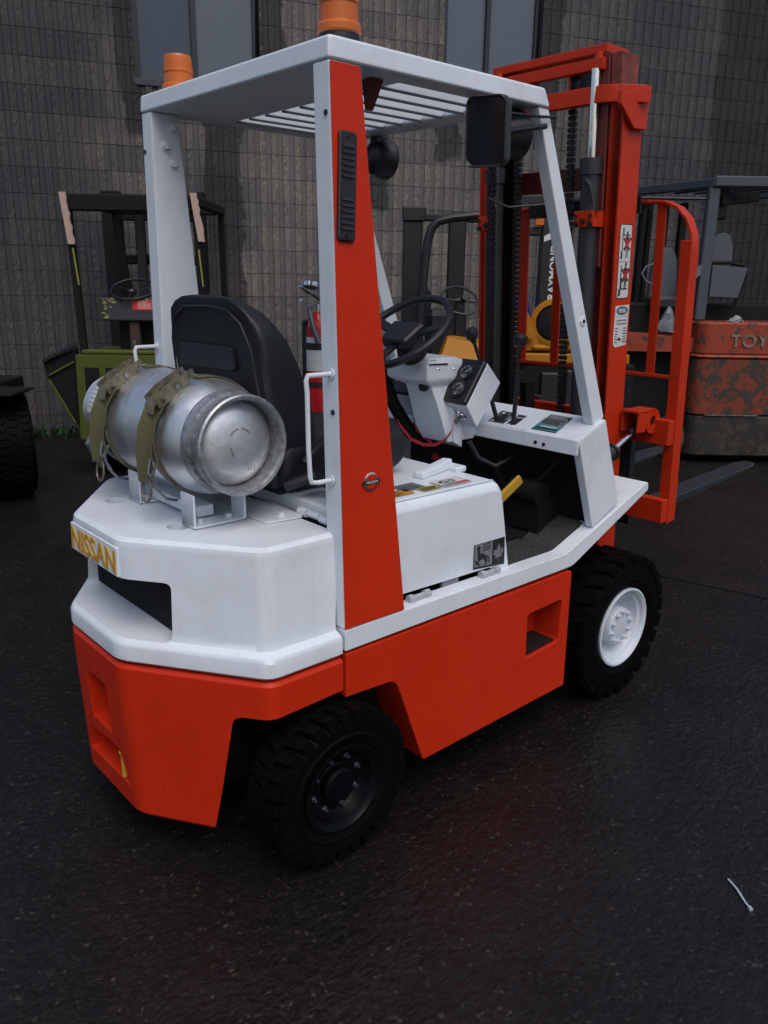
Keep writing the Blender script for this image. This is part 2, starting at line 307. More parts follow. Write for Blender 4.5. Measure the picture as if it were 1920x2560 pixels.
def prism(bm, poly, ax, a0, a1, mi=0):  # polygon extruded along an axis; poly in the other two axes
    def P(q, a):
        if ax == 'y': return (q[0], a, q[1])
        if ax == 'x': return (a, q[0], q[1])
        return (q[0], q[1], a)
    n = len(poly); vs_ = [P(q, a0) for q in poly]+[P(q, a1) for q in poly]
    faces(bm, vs_, [tuple(range(n)), tuple(range(n, 2*n))[::-1]]+[(i, (i+1) % n, n+(i+1) % n, n+i) for i in range(n)], mi); return bm
def loft(bm, rings, cap=True, closed=True, mi=0):
    n = len(rings[0]); vs_ = [p for r in rings for p in r]; fs = []
    for k in range(len(rings)-1):
        for i in range(n if closed else n-1):
            j = (i+1) % n; fs.append((k*n+i, k*n+j, (k+1)*n+j, (k+1)*n+i))
    if cap: fs += [tuple(range(n))[::-1], tuple(range((len(rings)-1)*n, len(rings)*n))]
    faces(bm, vs_, fs, mi); return bm
def roundpoly(poly, r, seg=4):
    out = []; n = len(poly)
    for i in range(n):
        p0, p1, p2 = Vector(poly[i-1]), Vector(poly[i]), Vector(poly[(i+1) % n])
        ri = r[i] if isinstance(r, (list, tuple)) else r
        a, b = (p0-p1), (p2-p1)
        if ri <= 0: out.append(tuple(p1)); continue
        rr_ = min(ri, a.length*0.45, b.length*0.45); A = p1+a.normalized()*rr_; B = p1+b.normalized()*rr_
        for s in range(seg+1):
            t = s/seg; out.append(tuple(A*(1-t)**2+p1*2*t*(1-t)+B*t*t))
    return out
def frame_from(t):
    t = t.normalized(); up = Vector((0, 0, 1)) if abs(t.z) < 0.9 else Vector((1, 0, 0))
    a = t.cross(up).normalized(); b = a.cross(t).normalized(); return a, b
def tube(bm, pts, r, n=10, closed=False, mi=0, cap=True):
    pts = [Vector(p) for p in pts]; rings = []; m_ = len(pts); A = None
    for i, p in enumerate(pts):
        t = (pts[(i+1) % m_]-pts[i-1]) if closed else (pts[min(i+1, m_-1)]-pts[max(i-1, 0)])
        t.normalize()
        if A is None: A, B_ = frame_from(t)
        else:
            A = (A-t*A.dot(t)).normalized(); B_ = A.cross(t).normalized()
        ra = r[i] if isinstance(r, (list, tuple)) else r
        rings.append([tuple(p+A*ra*cos(2*pi*k/n)+B_*ra*sin(2*pi*k/n)) for k in range(n)])
    if closed: rings.append(rings[0])
    loft(bm, rings, cap=cap and not closed, mi=mi); return bm
def bar(bm, p, q, w, h, up=(0, 0, 1), mi=0):
    p, q = Vector(p), Vector(q); t = (q-p).normalized(); a = t.cross(Vector(up)).normalized(); b = a.cross(t).normalized()
    P = []
    for s in (p, q): P.append([s-a*w/2-b*h/2, s+a*w/2-b*h/2, s+a*w/2+b*h/2, s-a*w/2+b*h/2])
    hexa(bm, [tuple(v) for v in P[0]+P[1]], mi); return bm
def ribbon(bm, pts, wv, th, mi=0, outn=None):  # strap: centre points, constant width vector, thickness along local normal
    pts = [Vector(p) for p in pts]; wv = Vector(wv); rings = []
    for i, p in enumerate(pts):
        t = (pts[min(i+1, len(pts)-1)]-pts[max(i-1, 0)]).normalized(); nn = t.cross(wv.normalized()).normalized()*th/2
        rings.append([tuple(p-wv/2-nn), tuple(p+wv/2-nn), tuple(p+wv/2+nn), tuple(p-wv/2+nn)])
    loft(bm, rings, mi=mi); return bm
def lathe(bm, prof, c, axis='y', n=32, mi=0, closed=False, cap=True):  # prof: (radius, along)
    rings = []
    c = Vector(c)
    if isinstance(axis, str): ax = {'x': Vector((1, 0, 0)), 'y': Vector((0, 1, 0)), 'z': Vector((0, 0, 1))}[axis]
    else: ax = Vector(axis).normalized()
    a, b = frame_from(ax)
    for (rad, al) in prof:
        rings.append([tuple(c+ax*al+a*max(rad, 1e-5)*cos(2*pi*k/n)+b*max(rad, 1e-5)*sin(2*pi*k/n)) for k in range(n)])
    if closed: rings.append(list(rings[0])); loft(bm, rings, cap=False, mi=mi)
    else: loft(bm, rings, mi=mi, cap=cap)
    return bm
def cyl(bm, c, axis, r, h, n=16, mi=0): return lathe(bm, [(r, -h/2), (r, h/2)], c, axis, n, mi)
def sphere(bm, c, r, n=14, mi=0):
    k = 8; return lathe(bm, [(r*sin(pi*i/k), -r*cos(pi*i/k)) for i in range(k+1)], c, 'z', n, mi)
def cut(o, cutbm):
    finish(cutbm, 0); me = bpy.data.meshes.new('c'); cutbm.to_mesh(me); cutbm.free()
    c = bpy.data.objects.new('c', me); COL.objects.link(c)
    o.modifiers.clear(); md = o.modifiers.new('b', 'BOOLEAN'); md.object = c; md.operation = 'DIFFERENCE'; md.solver = 'EXACT'
    dg = bpy.context.evaluated_depsgraph_get(); dg.update(); nm = bpy.data.meshes.new_from_object(o.evaluated_get(dg)); o.modifiers.clear()
    old = o.data; o.data = nm; nm.name = old.name; bpy.data.objects.remove(c); bpy.data.meshes.remove(me)
    return o
def refinish(o, bevel=0.004, seg=2, ang=40):
    bm = BM(); bm.from_mesh(o.data)
    bmesh.ops.remove_doubles(bm, verts=bm.verts, dist=1e-4)
    bmesh.ops.dissolve_limit(bm, angle_limit=R(1), verts=bm.verts, edges=bm.edges)
    if bevel:
        es = [e for e in bm.edges if len(e.link_faces) == 2 and e.calc_face_angle(0) > R(ang)]
        bmesh.ops.bevel(bm, geom=es, offset=bevel, segments=seg, profile=0.5, affect='EDGES', clamp_overlap=True)
    for f in bm.faces: f.smooth = True
    for e in bm.edges: e.smooth = not (len(e.link_faces) == 2 and e.calc_face_angle(0) > R(30))
    bm.to_mesh(o.data); bm.free(); wnorm(o)
def copy_obj(o, parent, loc=None, rot=None, name=None):
    c = o.copy(); COL.objects.link(c); c.parent = parent
    if loc is not None: c.location = loc
    if rot is not None: c.rotation_euler = rot
    return c
def textbm(bm, body, size, M, ext=0.002, bold=0.0, mi=0, align='LEFT', sx=1.0):
    cu = bpy.data.curves.new('t', 'FONT'); cu.body = body; cu.size = size; cu.extrude = ext; cu.offset = bold; cu.align_x = align; cu.resolution_u = 3
    o = bpy.data.objects.new('t', cu); COL.objects.link(o); dg = bpy.context.evaluated_depsgraph_get(); dg.update()
    me = bpy.data.meshes.new_from_object(o.evaluated_get(dg)); me.transform(Matrix.Diagonal((sx, 1, 1, 1))); me.transform(M)
    nb = BM(); nb.from_mesh(me)
    for f in nb.faces: f.material_index = mi
    tmp = bpy.data.meshes.new('x'); nb.to_mesh(tmp); nb.free(); bm.from_mesh(tmp)
    bpy.data.objects.remove(o); bpy.data.curves.remove(cu); bpy.data.meshes.remove(me); bpy.data.meshes.remove(tmp)
    return bm
def basisM(o, x, y):  # matrix with given origin and x / y directions (z = x cross y)
    x = Vector(x).normalized(); y = Vector(y).normalized(); z = x.cross(y)
    return Matrix(((x.x, y.x, z.x, o[0]), (x.y, y.y, z.y, o[1]), (x.z, y.z, z.z, o[2]), (0, 0, 0, 1)))
class Dec:  # flat print laid on a surface, built from shapes in its own plane
    def __init__(s, o, x, y, mats): s.M = basisM(o, x, y); s.bm = BM(); s.mats = mats; s.k = 0
    def poly(s, pts, mi=0, z=None):
        s.k += 1; z = 0.0003+s.k*0.00006 if z is None else z
        v = [s.bm.verts.new(s.M @ Vector((p[0], p[1], z))) for p in pts]; v2 = [s.bm.verts.new(s.M @ Vector((p[0], p[1], 0))) for p in pts]
        s.bm.faces.new(v).material_index = mi; n = len(v)
        for i in range(n): s.bm.faces.new((v[i-1], v2[i-1], v2[i], v[i])).material_index = mi
    def rect(s, x0, y0, x1, y1, mi=0, r=0): s.poly([(x0, y0), (x1, y0), (x1, y1), (x0, y1)] if not r else roundpoly([(x0, y0), (x1, y0), (x1, y1), (x0, y1)], r), mi)
    def ell(s, cx, cy, a, b, mi=0, n=20): s.poly([(cx+a*cos(2*pi*i/n), cy+b*sin(2*pi*i/n)) for i in range(n)], mi)
    def line(s, p, q, w, mi=0):
        p, q = Vector(p), Vector(q); t = (q-p).normalized()*w/2; nn = Vector((-t.y, t.x)); s.poly([tuple(p-nn), tuple(q-nn), tuple(q+nn), tuple(p+nn)], mi)
    def lines(s, x0, x1, y1, y0, n, h, mi, rag=0.3):
        for i in range(n):
            y = y1-(y1-y0)*(i+0.5)/n; s.rect(x0, y-h/2, x1-(x1-x0)*rag*random.random(), y+h/2, mi)
    def text(s, t, size, x, y, mi, align='CENTER', bold=0, sx=1.0):
        s.k += 1; textbm(s.bm, t, size, s.M @ Matrix.Translation((x, y, 0.0004+s.k*0.00006)), 0.0001, bold, mi, align, sx)
    def done(s, name, parent, label=None):
        me = bpy.data.meshes.new(name); off = OFF[parent.name]
        bmesh.ops.translate(s.bm, verts=s.bm.verts, vec=-off); s.bm.to_mesh(me); s.bm.free()
        for m in s.mats: me.materials.append(m)
        o = bpy.data.objects.new(name, me); COL.objects.link(o); o.parent = parent; OFF[o.name] = off
        if label: o['label'] = label
        return o
def bolt(name, c, axis, parent, r=0.012, h=0.012, m=None, wash=True):
    bm = BM()
    if wash: cyl(bm, c, axis, r*1.45, h*0.3, 16)
    ax = Vector(axis).normalized()
    cyl(bm, tuple(Vector(c)+ax*h*0.55), axis, r, h, 6); return obj(name, bm, m or WHITE, parent, 0.0008, 1)

# ================================================================== SETTING
bm = BM(); n = 24
for i in range(n):
    for j in range(n):
        x0, x1 = -60+120*i/n, -60+120*(i+1)/n; y0, y1 = -60+120*j/n, -60+120*(j+1)/n
        faces(bm, [(x0, y0, 0), (x1, y0, 0), (x1, y1, 0), (x0, y1, 0)], [(0, 1, 2, 3)])
g = obj('ground', bm, ASPHALT); tag(g, 'wet black asphalt yard', kind='structure')
bm = BM()  # sealed joint running through the asphalt
pts = [(2.05, 0.92), (2.26, 0.074), (2.33, -0.21), (2.394, -0.48), (2.60, -1.35), (2.8, -2.2)]
for a, b in zip(pts[:-1], pts[1:]): bar(bm, (a[0], a[1], 0.003), (b[0], b[1], 0.003), 0.011, 0.003)
tag(obj('pavement_joint', bm, simple('joint_tar', (0.004, 0.004, 0.005), 0.5)), 'thin black tar joint across the asphalt', kind='structure')

wall = thing('block_wall', 'tall fluted grey-brown concrete block wall of the building behind the trucks', 'wall', tuple(WB), WAZ, local=True)
PITCH_R, BW, BH, U0, Z0 = 0.117, 0.468, 0.2265, 2.168-0.468*8, -0.03
WIN = [(1.06, 2.225), (4.13, 5.25)]; SILL = 3.225
def blockbm(seed):
    rnd = random.Random(seed); cols = []
    G = 0.014
    cols.append((0.0008, G, 0)); 
    for k in range(4):
        a = 0.029+PITCH_R*k
        cols.append((a-0.010, G, 0))
        cols += [(a, 0.002, 1), (a+0.019, 0, 1), (a+0.039, 0, 1), (a+0.058, 0.002, 1), (a+0.067, G, 0)]
    cols.append((BW-0.0008, G, 0))
    zs = [0.0022, 0.045, 0.08, 0.12, 0.155, 0.19, BH-0.0022]
    bm = BM(); grid = []
    rows = [(zs[0], True)]+[(z, False) for z in zs]+[(zs[-1], True)]
    off = [[(rnd.uniform(-0.004, 0.003), rnd.uniform(-0.0016, 0.0016)) for _ in cols] for _ in zs]
    for ri, (z, back) in enumerate(rows):
        row = []; zi = min(max(ri-1, 0), len(zs)-1)
        for ci, (x, y, rib) in enumerate(cols):
            dy, dx = off[zi][ci] if rib else (0, 0)
            row.append(bm.verts.new((x+dx, 0.028 if back else y+dy, z)))
        grid.append(row)
    for ri in range(len(rows)-1):
        for ci in range(len(cols)-1):
            f = bm.faces.new((grid[ri][ci], grid[ri][ci+1], grid[ri+1][ci+1], grid[ri+1][ci]))
            f.material_index = 0 if (cols[ci][2] and cols[ci+1][2]) else 1
    # side returns into the joint
    for row_, s in ((0, 0), (-1, 1)):
        for ri in range(1, len(rows)-2):
            a, b = grid[ri][row_], grid[ri+1][row_]
            c_, d_ = bm.verts.new((a.co.x, 0.05, a.co.z)), bm.verts.new((b.co.x, 0.05, b.co.z)); bm.faces.new((a, b, d_, c_)).material_index = 1
    return bm
VAR = []
for s in range(8):
    b_ = blockbm(s); me = bpy.data.meshes.new('concrete_block'); b_.to_mesh(me); b_.free(); me.materials.append(SPLIT); me.materials.append(GROOVE); VAR.append(me)
cells = []
for k in range(0, 29):
    for j in range(0, 24):
        u = U0+BW*k; z = Z0+BH*j
        if any(u > a-0.01 and u+BW < b+0.01 and z > SILL-0.01 for a, b in WIN): continue
        zc = z+BH/2; uc = u+BW/2; P = WB+WT*uc+Vector((0, 0, zc)); Q = cam.matrix_world.inverted() @ P
        dep = -Q.z; px = 960+2016.6*Q.x/dep; py = 1280-2016.6*Q.y/dep
        vis = -60 < px < 1980 and -40 < py < 1280
        hid = (380 < px < 760 and py > 720) or (px > 1720 and py > 860) or (1000 < px < 1500 and py > 900)
        cells.append(((0 if vis else 1)+(0.5 if hid else 0), dep, k, j))
cells.sort()
rest = BM()
for n_, (v_, dep, k, j) in enumerate(cells):
    u = U0+BW*k; z = Z0+BH*j; me = VAR[(k*5+j*3+(k*j) % 4) % 8]
    clip = [(a, b) for a, b in WIN if u < b and u+BW > a and z+BH > SILL+0.002]
    if clip:
        a, b = clip[0]; src = me; cb = BM()
        def piece(planes):
            t = BM(); t.from_mesh(src)
            for co, no in planes: bmesh.ops.bisect_plane(t, geom=t.verts[:]+t.edges[:]+t.faces[:], plane_co=co, plane_no=no, clear_outer=True)
            tm = bpy.data.meshes.new('t'); t.to_mesh(tm); t.free(); cb.from_mesh(tm); bpy.data.meshes.remove(tm)
        if u < a: piece([((a-u, 0, 0), (1, 0, 0))])
        if u+BW > b: piece([((b-u, 0, 0), (-1, 0, 0))])
        if z < SILL-0.002: piece([((max(a-u, 0), 0, 0), (-1, 0, 0)), ((min(b-u, BW), 0, 0), (1, 0, 0)), ((0, 0, SILL-z), (0, 0, 1))])
        me = bpy.data.meshes.new('concrete_block'); cb.to_mesh(me); cb.free(); me.materials.append(SPLIT); me.materials.append(GROOVE)
    if n_ < 300:
        o = bpy.data.objects.new('concrete_block', me); COL.objects.link(o); o.parent = wall; o.location = (u, 0, z)
    else:
        tmp = me.copy(); tmp.transform(Matrix.Translation((u, 0, z))); rest.from_mesh(tmp); bpy.data.meshes.remove(tmp)
me = bpy.data.meshes.new('more_blocks'); rest.to_mesh(me); rest.free(); me.materials.append(SPLIT); me.materials.append(GROOVE)
o = bpy.data.objects.new('more_blocks', me); COL.objects.link(o); o.parent = wall; o['kind'] = 'stuff'
bm = BM(); UE = U0+BW*29; ZE = Z0+BH*24
edges = [U0]+[e for w in WIN for e in w]+[UE]
for a, b in ((U0, WIN[0][0]), (WIN[0][1], WIN[1][0]), (WIN[1][1], UE)): box(bm, a, b, 0.034, 0.35, -0.1, ZE)
for a, b in WIN: box(bm, a, b, 0.034, 0.35, -0.1, SILL)
obj('wall_core', bm, MORTAR, wall)
for wi, (a, b) in enumerate(WIN):
    w = part('window', wall); w['label'] = ['window with two dark panes at the upper left of the wall', 'window with two grey-blue panes at the top centre of the wall'][wi]
    bm = BM(); mid = a+(b-a)*(0.475 if wi == 0 else 0.46); fw = 0.055
    box(bm, a, a+fw, 0.06, 0.13, SILL+0.06, ZE); box(bm, b-fw, b, 0.06, 0.13, SILL+0.06, ZE); box(bm, mid-0.025, mid+0.025, 0.055, 0.13, SILL+0.06, ZE)
    box(bm, a, b, 0.06, 0.13, SILL, SILL+0.06); obj('frame', bm, WINFRAME, w, 0.004)
    bm = BM(); box(bm, a-0.01, b+0.01, -0.01, 0.06, SILL-0.015, SILL+0.045); obj('sill', bm, simple('dark_metal_sill', (0.03, 0.032, 0.038), 0.4), w, 0.004)
    for q, (x0, x1) in enumerate(((a+fw, mid-0.025), (mid+0.025, b-fw))):
        bm = BM(); box(bm, x0, x1, 0.095, 0.10, SILL+0.06, ZE)
        if (wi, q) == (0, 0): obj('pane', bm, PANE, w, label='darker blue pane')
        else: obj('pane', bm, PANEB, w, label='paler pane with a drawn blind')
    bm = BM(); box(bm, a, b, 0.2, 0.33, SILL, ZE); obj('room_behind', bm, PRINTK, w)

# weeds along the foot of the wall
bm = BM(); rnd = random.Random(3)
for i in range(700):
    u = rnd.uniform(-1.2, 1.8) if i < 560 else rnd.uniform(-1.2, 8); w_ = -0.02-abs(rnd.gauss(0, 0.13)); h = rnd.uniform(0.02, 0.13)*(1.0 if i < 560 else 0.6)
    P = WB+WT*u-WNRM*w_*0+WNRM*(-w_); an = rnd.uniform(0, 2*pi); s = rnd.uniform(0.006, 0.022); L_ = Vector((cos(an), sin(an), 0)); T_ = Vector((rnd.uniform(-1, 1), rnd.uniform(-1, 1), 0))*h*0.7
    a = P-L_*s; b = P+L_*s; m1 = P+T_*0.5+Vector((0, 0, h*0.6))
    faces(bm, [tuple(a), tuple(b), tuple(m1+L_*s*1.3), tuple(P+T_+Vector((0, 0, h))), tuple(m1-L_*s*1.3)], [(0, 1, 2, 3, 4)])
tag(obj('weeds', bm, simple('weed_leaf', (0.018, 0.040, 0.012), 0.6, var=0.5, bscale=8)), 'low weeds and moss along the foot of the block wall', 'weeds', kind='stuff')

# ================================================================== MAIN FORKLIFT
FL = thing('forklift', 'freshly painted white and red forklift parked in front with a gas cylinder on its back', 'forklift', (0, 0, 0))
YS = 0.509
# ---- counterweight
def fp(x0, ys, xc, xb, yb, r=0.03):
    return roundpoly([(x0, -ys), (xc, -ys), (xb, -yb), (xb, yb), (xc, ys), (x0, ys)], [0.004, r, r, r, r, 0.004], 5)
def ring(poly, z): return [(p[0], p[1], z) for p in poly]
bm = BM()
loft(bm, [ring(fp(-0.409, YS-0.012, -0.634, -0.850, 0.165), 0.115), ring(fp(-0.409, YS-0.004, -0.638, -0.862, 0.165), 0.128), ring(fp(-0.409, YS, -0.640, -0.880, 0.160), 0.50), ring(fp(-0.409, YS, -0.640, -0.882, 0.158), 0.571), ring(fp(-0.412, YS-0.009, -0.636, -0.873, 0.155), 0.5805)])
cw = obj('lower_counterweight', bm, RED, FL)
c_ = BM(); prism(c_, roundpoly([(-0.740, 0.05), (-0.699, 0.478), (-0.30, 0.490), (-0.30, 0.05)], [0, 0.02, 0, 0], 4), 'y', -0.7, 0.7); cut(cw, c_)
c_ = BM(); hexa(c_, [(-0.93, -0.058, 0.318), (-0.80, -0.046, 0.33), (-0.80, 0.072, 0.33), (-0.93, 0.086, 0.318), (-0.93, -0.060, 0.484), (-0.80, -0.046, 0.468), (-0.80, 0.072, 0.468), (-0.93, 0.086, 0.474)]); cut(cw, c_)
c_ = BM(); hexa(c_, [(-0.93, -0.155, 0.188), (-0.76, -0.115, 0.205), (-0.76, 0.115, 0.205), (-0.93, 0.150, 0.182), (-0.93, -0.090, 0.298), (-0.76, -0.075, 0.278), (-0.76, 0.09, 0.278), (-0.93, 0.135, 0.272)]); cut(cw, c_)
refinish(cw, 0.006, 2)
bm = BM(); cyl(bm, (-0.858, -0.085, 0.236), 'z', 0.008, 0.075); lathe(bm, [(0.008, 0), (0.012, 0.002), (0.012, 0.006), (0.005, 0.009)], (-0.858, -0.085, 0.272), 'z', 12); obj('towing_pin', bm, YELLOW, FL)
bm = BM(); Zb = 0.5885
loft(bm, [ring(fp(-0.414, YS-0.008, -0.636, -0.872, 0.156), Zb), ring(fp(-0.411, YS, -0.640, -0.882, 0.158), Zb+0.008), ring(fp(-0.411, YS, -0.640, -0.882, 0.158), 0.634), ring(fp(-0.411, YS-0.006, -0.637, -0.876, 0.157), 0.645), ring(fp(-0.411, YS-0.028, -0.628, -0.862, 0.155), 0.655), ring(fp(-0.411, YS-0.031, -0.626, -0.858, 0.155), 0.675),
          ring(fp(-0.392, 0.466, -0.620, -0.853, 0.152), 0.895), ring(fp(-0.392, 0.462, -0.618, -0.849, 0.151), 0.910), ring(fp(-0.393, 0.450, -0.612, -0.838, 0.148), 0.9195)])
cu_ = obj('upper_counterweight', bm, WHITE, FL)
c_ = BM(); prism(c_, roundpoly([(-0.268, 0.652), (0.268, 0.652), (0.268, 0.812), (-0.268, 0.812)], 0.018, 4), 'x', -1.0, -0.715); cut(cu_, c_)
for yy, xx in ((0.185, -0.705), (-0.158, -0.685)):
    c_ = BM(); cyl(c_, (xx, yy, 0.92), 'z', 0.032, 0.08, 24); cut(cu_, c_)
refinish(cu_, 0.004, 2, 50)
bm = BM(); box(bm, -0.748, -0.7155, -0.262, 0.262, 0.656, 0.808); obj('outlet_panel', bm, simple('flat_black_outlet', (0.006, 0.007, 0.011), 0.7, bump=0.3, spec=0.15), FL)
bm = BM(); hexa(bm, [(-0.8595, -0.150, 0.815), (-0.850, -0.150, 0.815), (-0.850, 0.150, 0.815), (-0.8595, 0.150, 0.815), (-0.8565, -0.150, 0.893), (-0.849, -0.150, 0.893), (-0.849, 0.150, 0.893), (-0.8565, 0.150, 0.893)]); hexa_ = bm; obj('name_plate', bm, WHITE, FL, 0.003)
bm = BM(); textbm(bm, 'NISSAN', 0.086, basisM((-0.8602, 0.143, 0.8235), (0, -1, 0), (0.03, 0, 1)), 0.0014, 0.0016, sx=1.0); obj('name_letters', bm, YELLOW, FL, label='raised yellow letters NISSAN')
# cover flap and hinges behind the hood
bm = BM(); prism(bm, roundpoly([(-0.50, -0.29), (-0.385, -0.305), (-0.372, -0.15), (-0.40, -0.02), (-0.50, -0.02)], 0.012), 'z', 0.921, 0.926); obj('cover_flap', bm, WHITE, FL, 0.001)
bolt('bolt', (-0.43, -0.262, 0.926), (0, 0, 1), FL, 0.010, 0.009)
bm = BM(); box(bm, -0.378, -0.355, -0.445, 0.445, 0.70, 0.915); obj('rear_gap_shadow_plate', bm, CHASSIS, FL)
bm = BM(); cyl(bm, (-0.372, -0.335, 0.932), 'y', 0.010, 0.05); cyl(bm, (-0.372, -0.285, 0.930), 'y', 0.013, 0.035); cyl(bm, (-0.372, -0.385, 0.930), 'y', 0.013, 0.035); obj('hood_hinge', bm, WHITE, FL, 0.002)
# gas cylinder brackets
for yb in (-0.185, 0.13):
    bm = BM(); x0, x1 = -0.672, -0.515; t = 0.006; w = 0.068
    for pts_ in ([(x0, 0.921), (x1, 0.921), (x1, 0.921+t), (x0, 0.921+t)], [(x0, 0.921), (x0+t, 0.921), (x0+t, 1.012), (x0, 1.012)], [(x1-t, 0.921), (x1, 0.921), (x1, 1.005), (x1-t, 1.005)]): prism(bm, pts_, 'y', yb-w/2, yb+w/2)
    obj('cylinder_bracket', bm, WHITE, FL, 0.0015, 1)
    bolt('bolt', (x0+0.035, yb, 0.927), (0, 0, 1), FL, 0.009, 0.010); bolt('bolt', (x1-0.035, yb, 0.927), (0, 0, 1), FL, 0.009, 0.010)
bm = BM(); bar(bm, (-0.60, -0.15, 0.945), (-0.60, 0.16, 0.945), 0.05, 0.03); obj('bracket_tie_bar', bm, WHITE, FL, 0.002)

# ---- chassis and side panels
bm = BM(); box(bm, -0.375, 0.62, -0.37, 0.37, 0.20, 0.63); box(bm, -0.72, -0.375, -0.25, 0.25, 0.16, 0.56); box(bm, 0.62, 1.15, -0.27, 0.27, 0.16, 0.60); prism(bm, [(0.60, 0.40), (0.60, 0.62), (1.03, 0.79), (1.05, 0.60)], 'y', -0.29, 0.29); obj('chassis', bm, CHASSIS, FL)
bm = BM(); cyl(bm, (-0.45, 0, 0.23), 'y', 0.045, 0.9); cyl(bm, (0.93, 0, 0.285), 'y', 0.07, 0.8); obj('axle', bm, CHASSIS, FL)
for sgn in (-1, 1):
    def Y(v): return sgn*v
    poly = roundpoly([(-0.402, 0.590), (0.606, 0.590), (0.612, 0.146), (-0.098, 0.138), (-0.218, 0.452), (-0.402, 0.462)], [0.006, 0.012, 0.006, 0.01, 0.035, 0.003], 5)
    bm = BM(); prism(bm, poly, 'y', *sorted((Y(0.37), Y(YS)))); sp = obj('side_panel', bm, RED, FL)
    c_ = BM(); prism(c_, roundpoly([(0.375, 0.488), (0.562, 0.494), (0.556, 0.336), (0.378, 0.324)], 0.014, 4), 'y', *sorted((Y(0.395), Y(0.6)))); cut(sp, c_); refinish(sp, 0.008, 3)
    bm = BM(); box(bm, 0.384, 0.552, *sorted((Y(0.399), Y(0.497))), 0.327, 0.341)
    for i in range(6):
        for j in range(4): bar(bm, (0.40+0.026*i, Y(0.41+0.022*j), 0.3425), (0.412+0.026*i, Y(0.417+0.022*j), 0.3425), 0.004, 0.003)
    obj('step_plate', bm, BLACKP, FL)
    # sill and sloping fender
    sill = [(-0.404, 0.600), (-0.404, 0.660), (0.560, 0.658), (1.046, 0.838), (1.053, 0.806), (0.604, 0.606)]
    bm = BM(); prism(bm, roundpoly(sill, [0.003, 0.006, 0.02, 0.01, 0.01, 0.02], 3), 'y', *sorted((Y(0.452), Y(YS+0.001)))); obj('sill', bm, WHITE, FL, 0.007, 3)
    bm = BM(); hexa(bm, [(0.74, Y(0.450), 0.705), (1.044, Y(0.450), 0.815), (1.044, Y(0.345), 0.815), (0.74, Y(0.345), 0.705), (0.74, Y(0.450), 0.7235), (1.044, Y(0.450), 0.8355), (1.044, Y(0.345), 0.8355), (0.74, Y(0.345), 0.7235)]); obj('fender_top', bm, WHITE, FL, 0.003)
HINGE = simple('bare_white_hinge', (0.42, 0.44, 0.47), 0.25, metal=0.3)
# ---- hood
prof = roundpoly([(-0.36, 0.688), (0.228, 0.678), (0.244, 0.654), (0.324, 0.650), (0.268, 0.958), (-0.36, 0.962)], [0, 0.012, 0.008, 0.006, 0.045, 0.01], 6)
bm = BM(); nn = len(prof)
def hoodring(y, ins): 
    cx, cz = 0.0, 0.80
    return [(p[0]-(ins*0.25 if p[0] > 0.25 else 0), y, p[1]-(ins if p[1] > 0.9 else 0)) for p in prof]
loft(bm, [hoodring(-0.462, 0.036), hoodring(-0.4605, 0.028), hoodring(-0.455, 0.016), hoodring(-0.445, 0.006), hoodring(-0.430, 0), hoodring(0.430, 0), hoodring(0.445, 0.006), hoodring(0.455, 0.016), hoodring(0.462, 0.036)])
obj('hood', bm, WHITE, FL)
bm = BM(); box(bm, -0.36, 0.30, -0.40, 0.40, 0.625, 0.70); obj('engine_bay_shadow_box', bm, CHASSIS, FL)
bm = BM(); box(bm, 0.02, 0.09, -0.452, -0.44, 0.645, 0.68); obj('inner_bracket', bm, simple('grey_bracket', (0.18, 0.19, 0.21), 0.5), FL)
for hx in (-0.105, 0.205):
    bm = BM(); cyl(bm, (hx-0.03, -0.474, 0.668), 'x', 0.0125, 0.018); cyl(bm, (hx+0.035, -0.474, 0.668), 'x', 0.0125, 0.022); cyl(bm, (hx, -0.474, 0.668), 'x', 0.008, 0.055)
    box(bm, hx-0.02, hx+0.028, -0.485, -0.462, 0.659, 0.6645); obj('side_hinge', bm, HINGE, FL, 0.0015)
# raised edge of the top lid, latch and stickers
bm = BM(); box(bm, -0.34, 0.235, 0.02, 0.05, 0.96, 0.972); box(bm, -0.34, 0.235, -0.446, -0.442, 0.957, 0.9605); obj('lid_rib', bm, WHITE, FL, 0.003)
bm = BM(); hexa(bm, [(0.06, -0.315, 0.959), (0.25, -0.262, 0.959), (0.238, -0.222, 0.959), (0.055, -0.272, 0.959), (0.064, -0.312, 0.980), (0.246, -0.259, 0.992), (0.236, -0.226, 0.992), (0.058, -0.276, 0.980)]); obj('hood_latch', bm, WHITE, FL, 0.006, 3)
bm = BM(); box(bm, 0.215, 0.262, -0.31, -0.235, 0.955, 0.975); obj('latch_catch', bm, WHITE, FL, 0.006, 3)
D = Dec((0.045, -0.425, 0.9625), (1, 0.02, 0), (0, 1, 0), [PRINTW, PRINTR, PRINTK, PRINTG]); D.rect(0, 0, 0.12, 0.07, 0); D.rect(0.004, 0.004, 0.116, 0.066, 3); D.rect(0.006, 0.022, 0.114, 0.064, 0); D.rect(0.05, 0.004, 0.116, 0.018, 1); D.ell(0.05, 0.042, 0.035, 0.017, 2); D.ell(0.053, 0.042, 0.024, 0.011, 0); D.ell(0.045, 0.04, 0.01, 0.009, 3); D.ell(0.07, 0.046, 0.012, 0.006, 2); D.done('warning_sticker', FL, 'white and red warning sticker')
D = Dec((-0.085, -0.425, 0.9625), (1, 0.02, 0), (0, 1, 0), [PRINTG, PRINTY, PRINTK]); D.rect(0.0, 0.034, 0.09, 0.10, 0); D.rect(0.045, 0.0, 0.12, 0.036, 1); D.lines(0.004, 0.086, 0.096, 0.04, 9, 0.0022, 2); D.lines(0.049, 0.116, 0.034, 0.003, 6, 0.0018, 2); D.done('data_sticker', FL, 'grey and yellow instruction sticker')
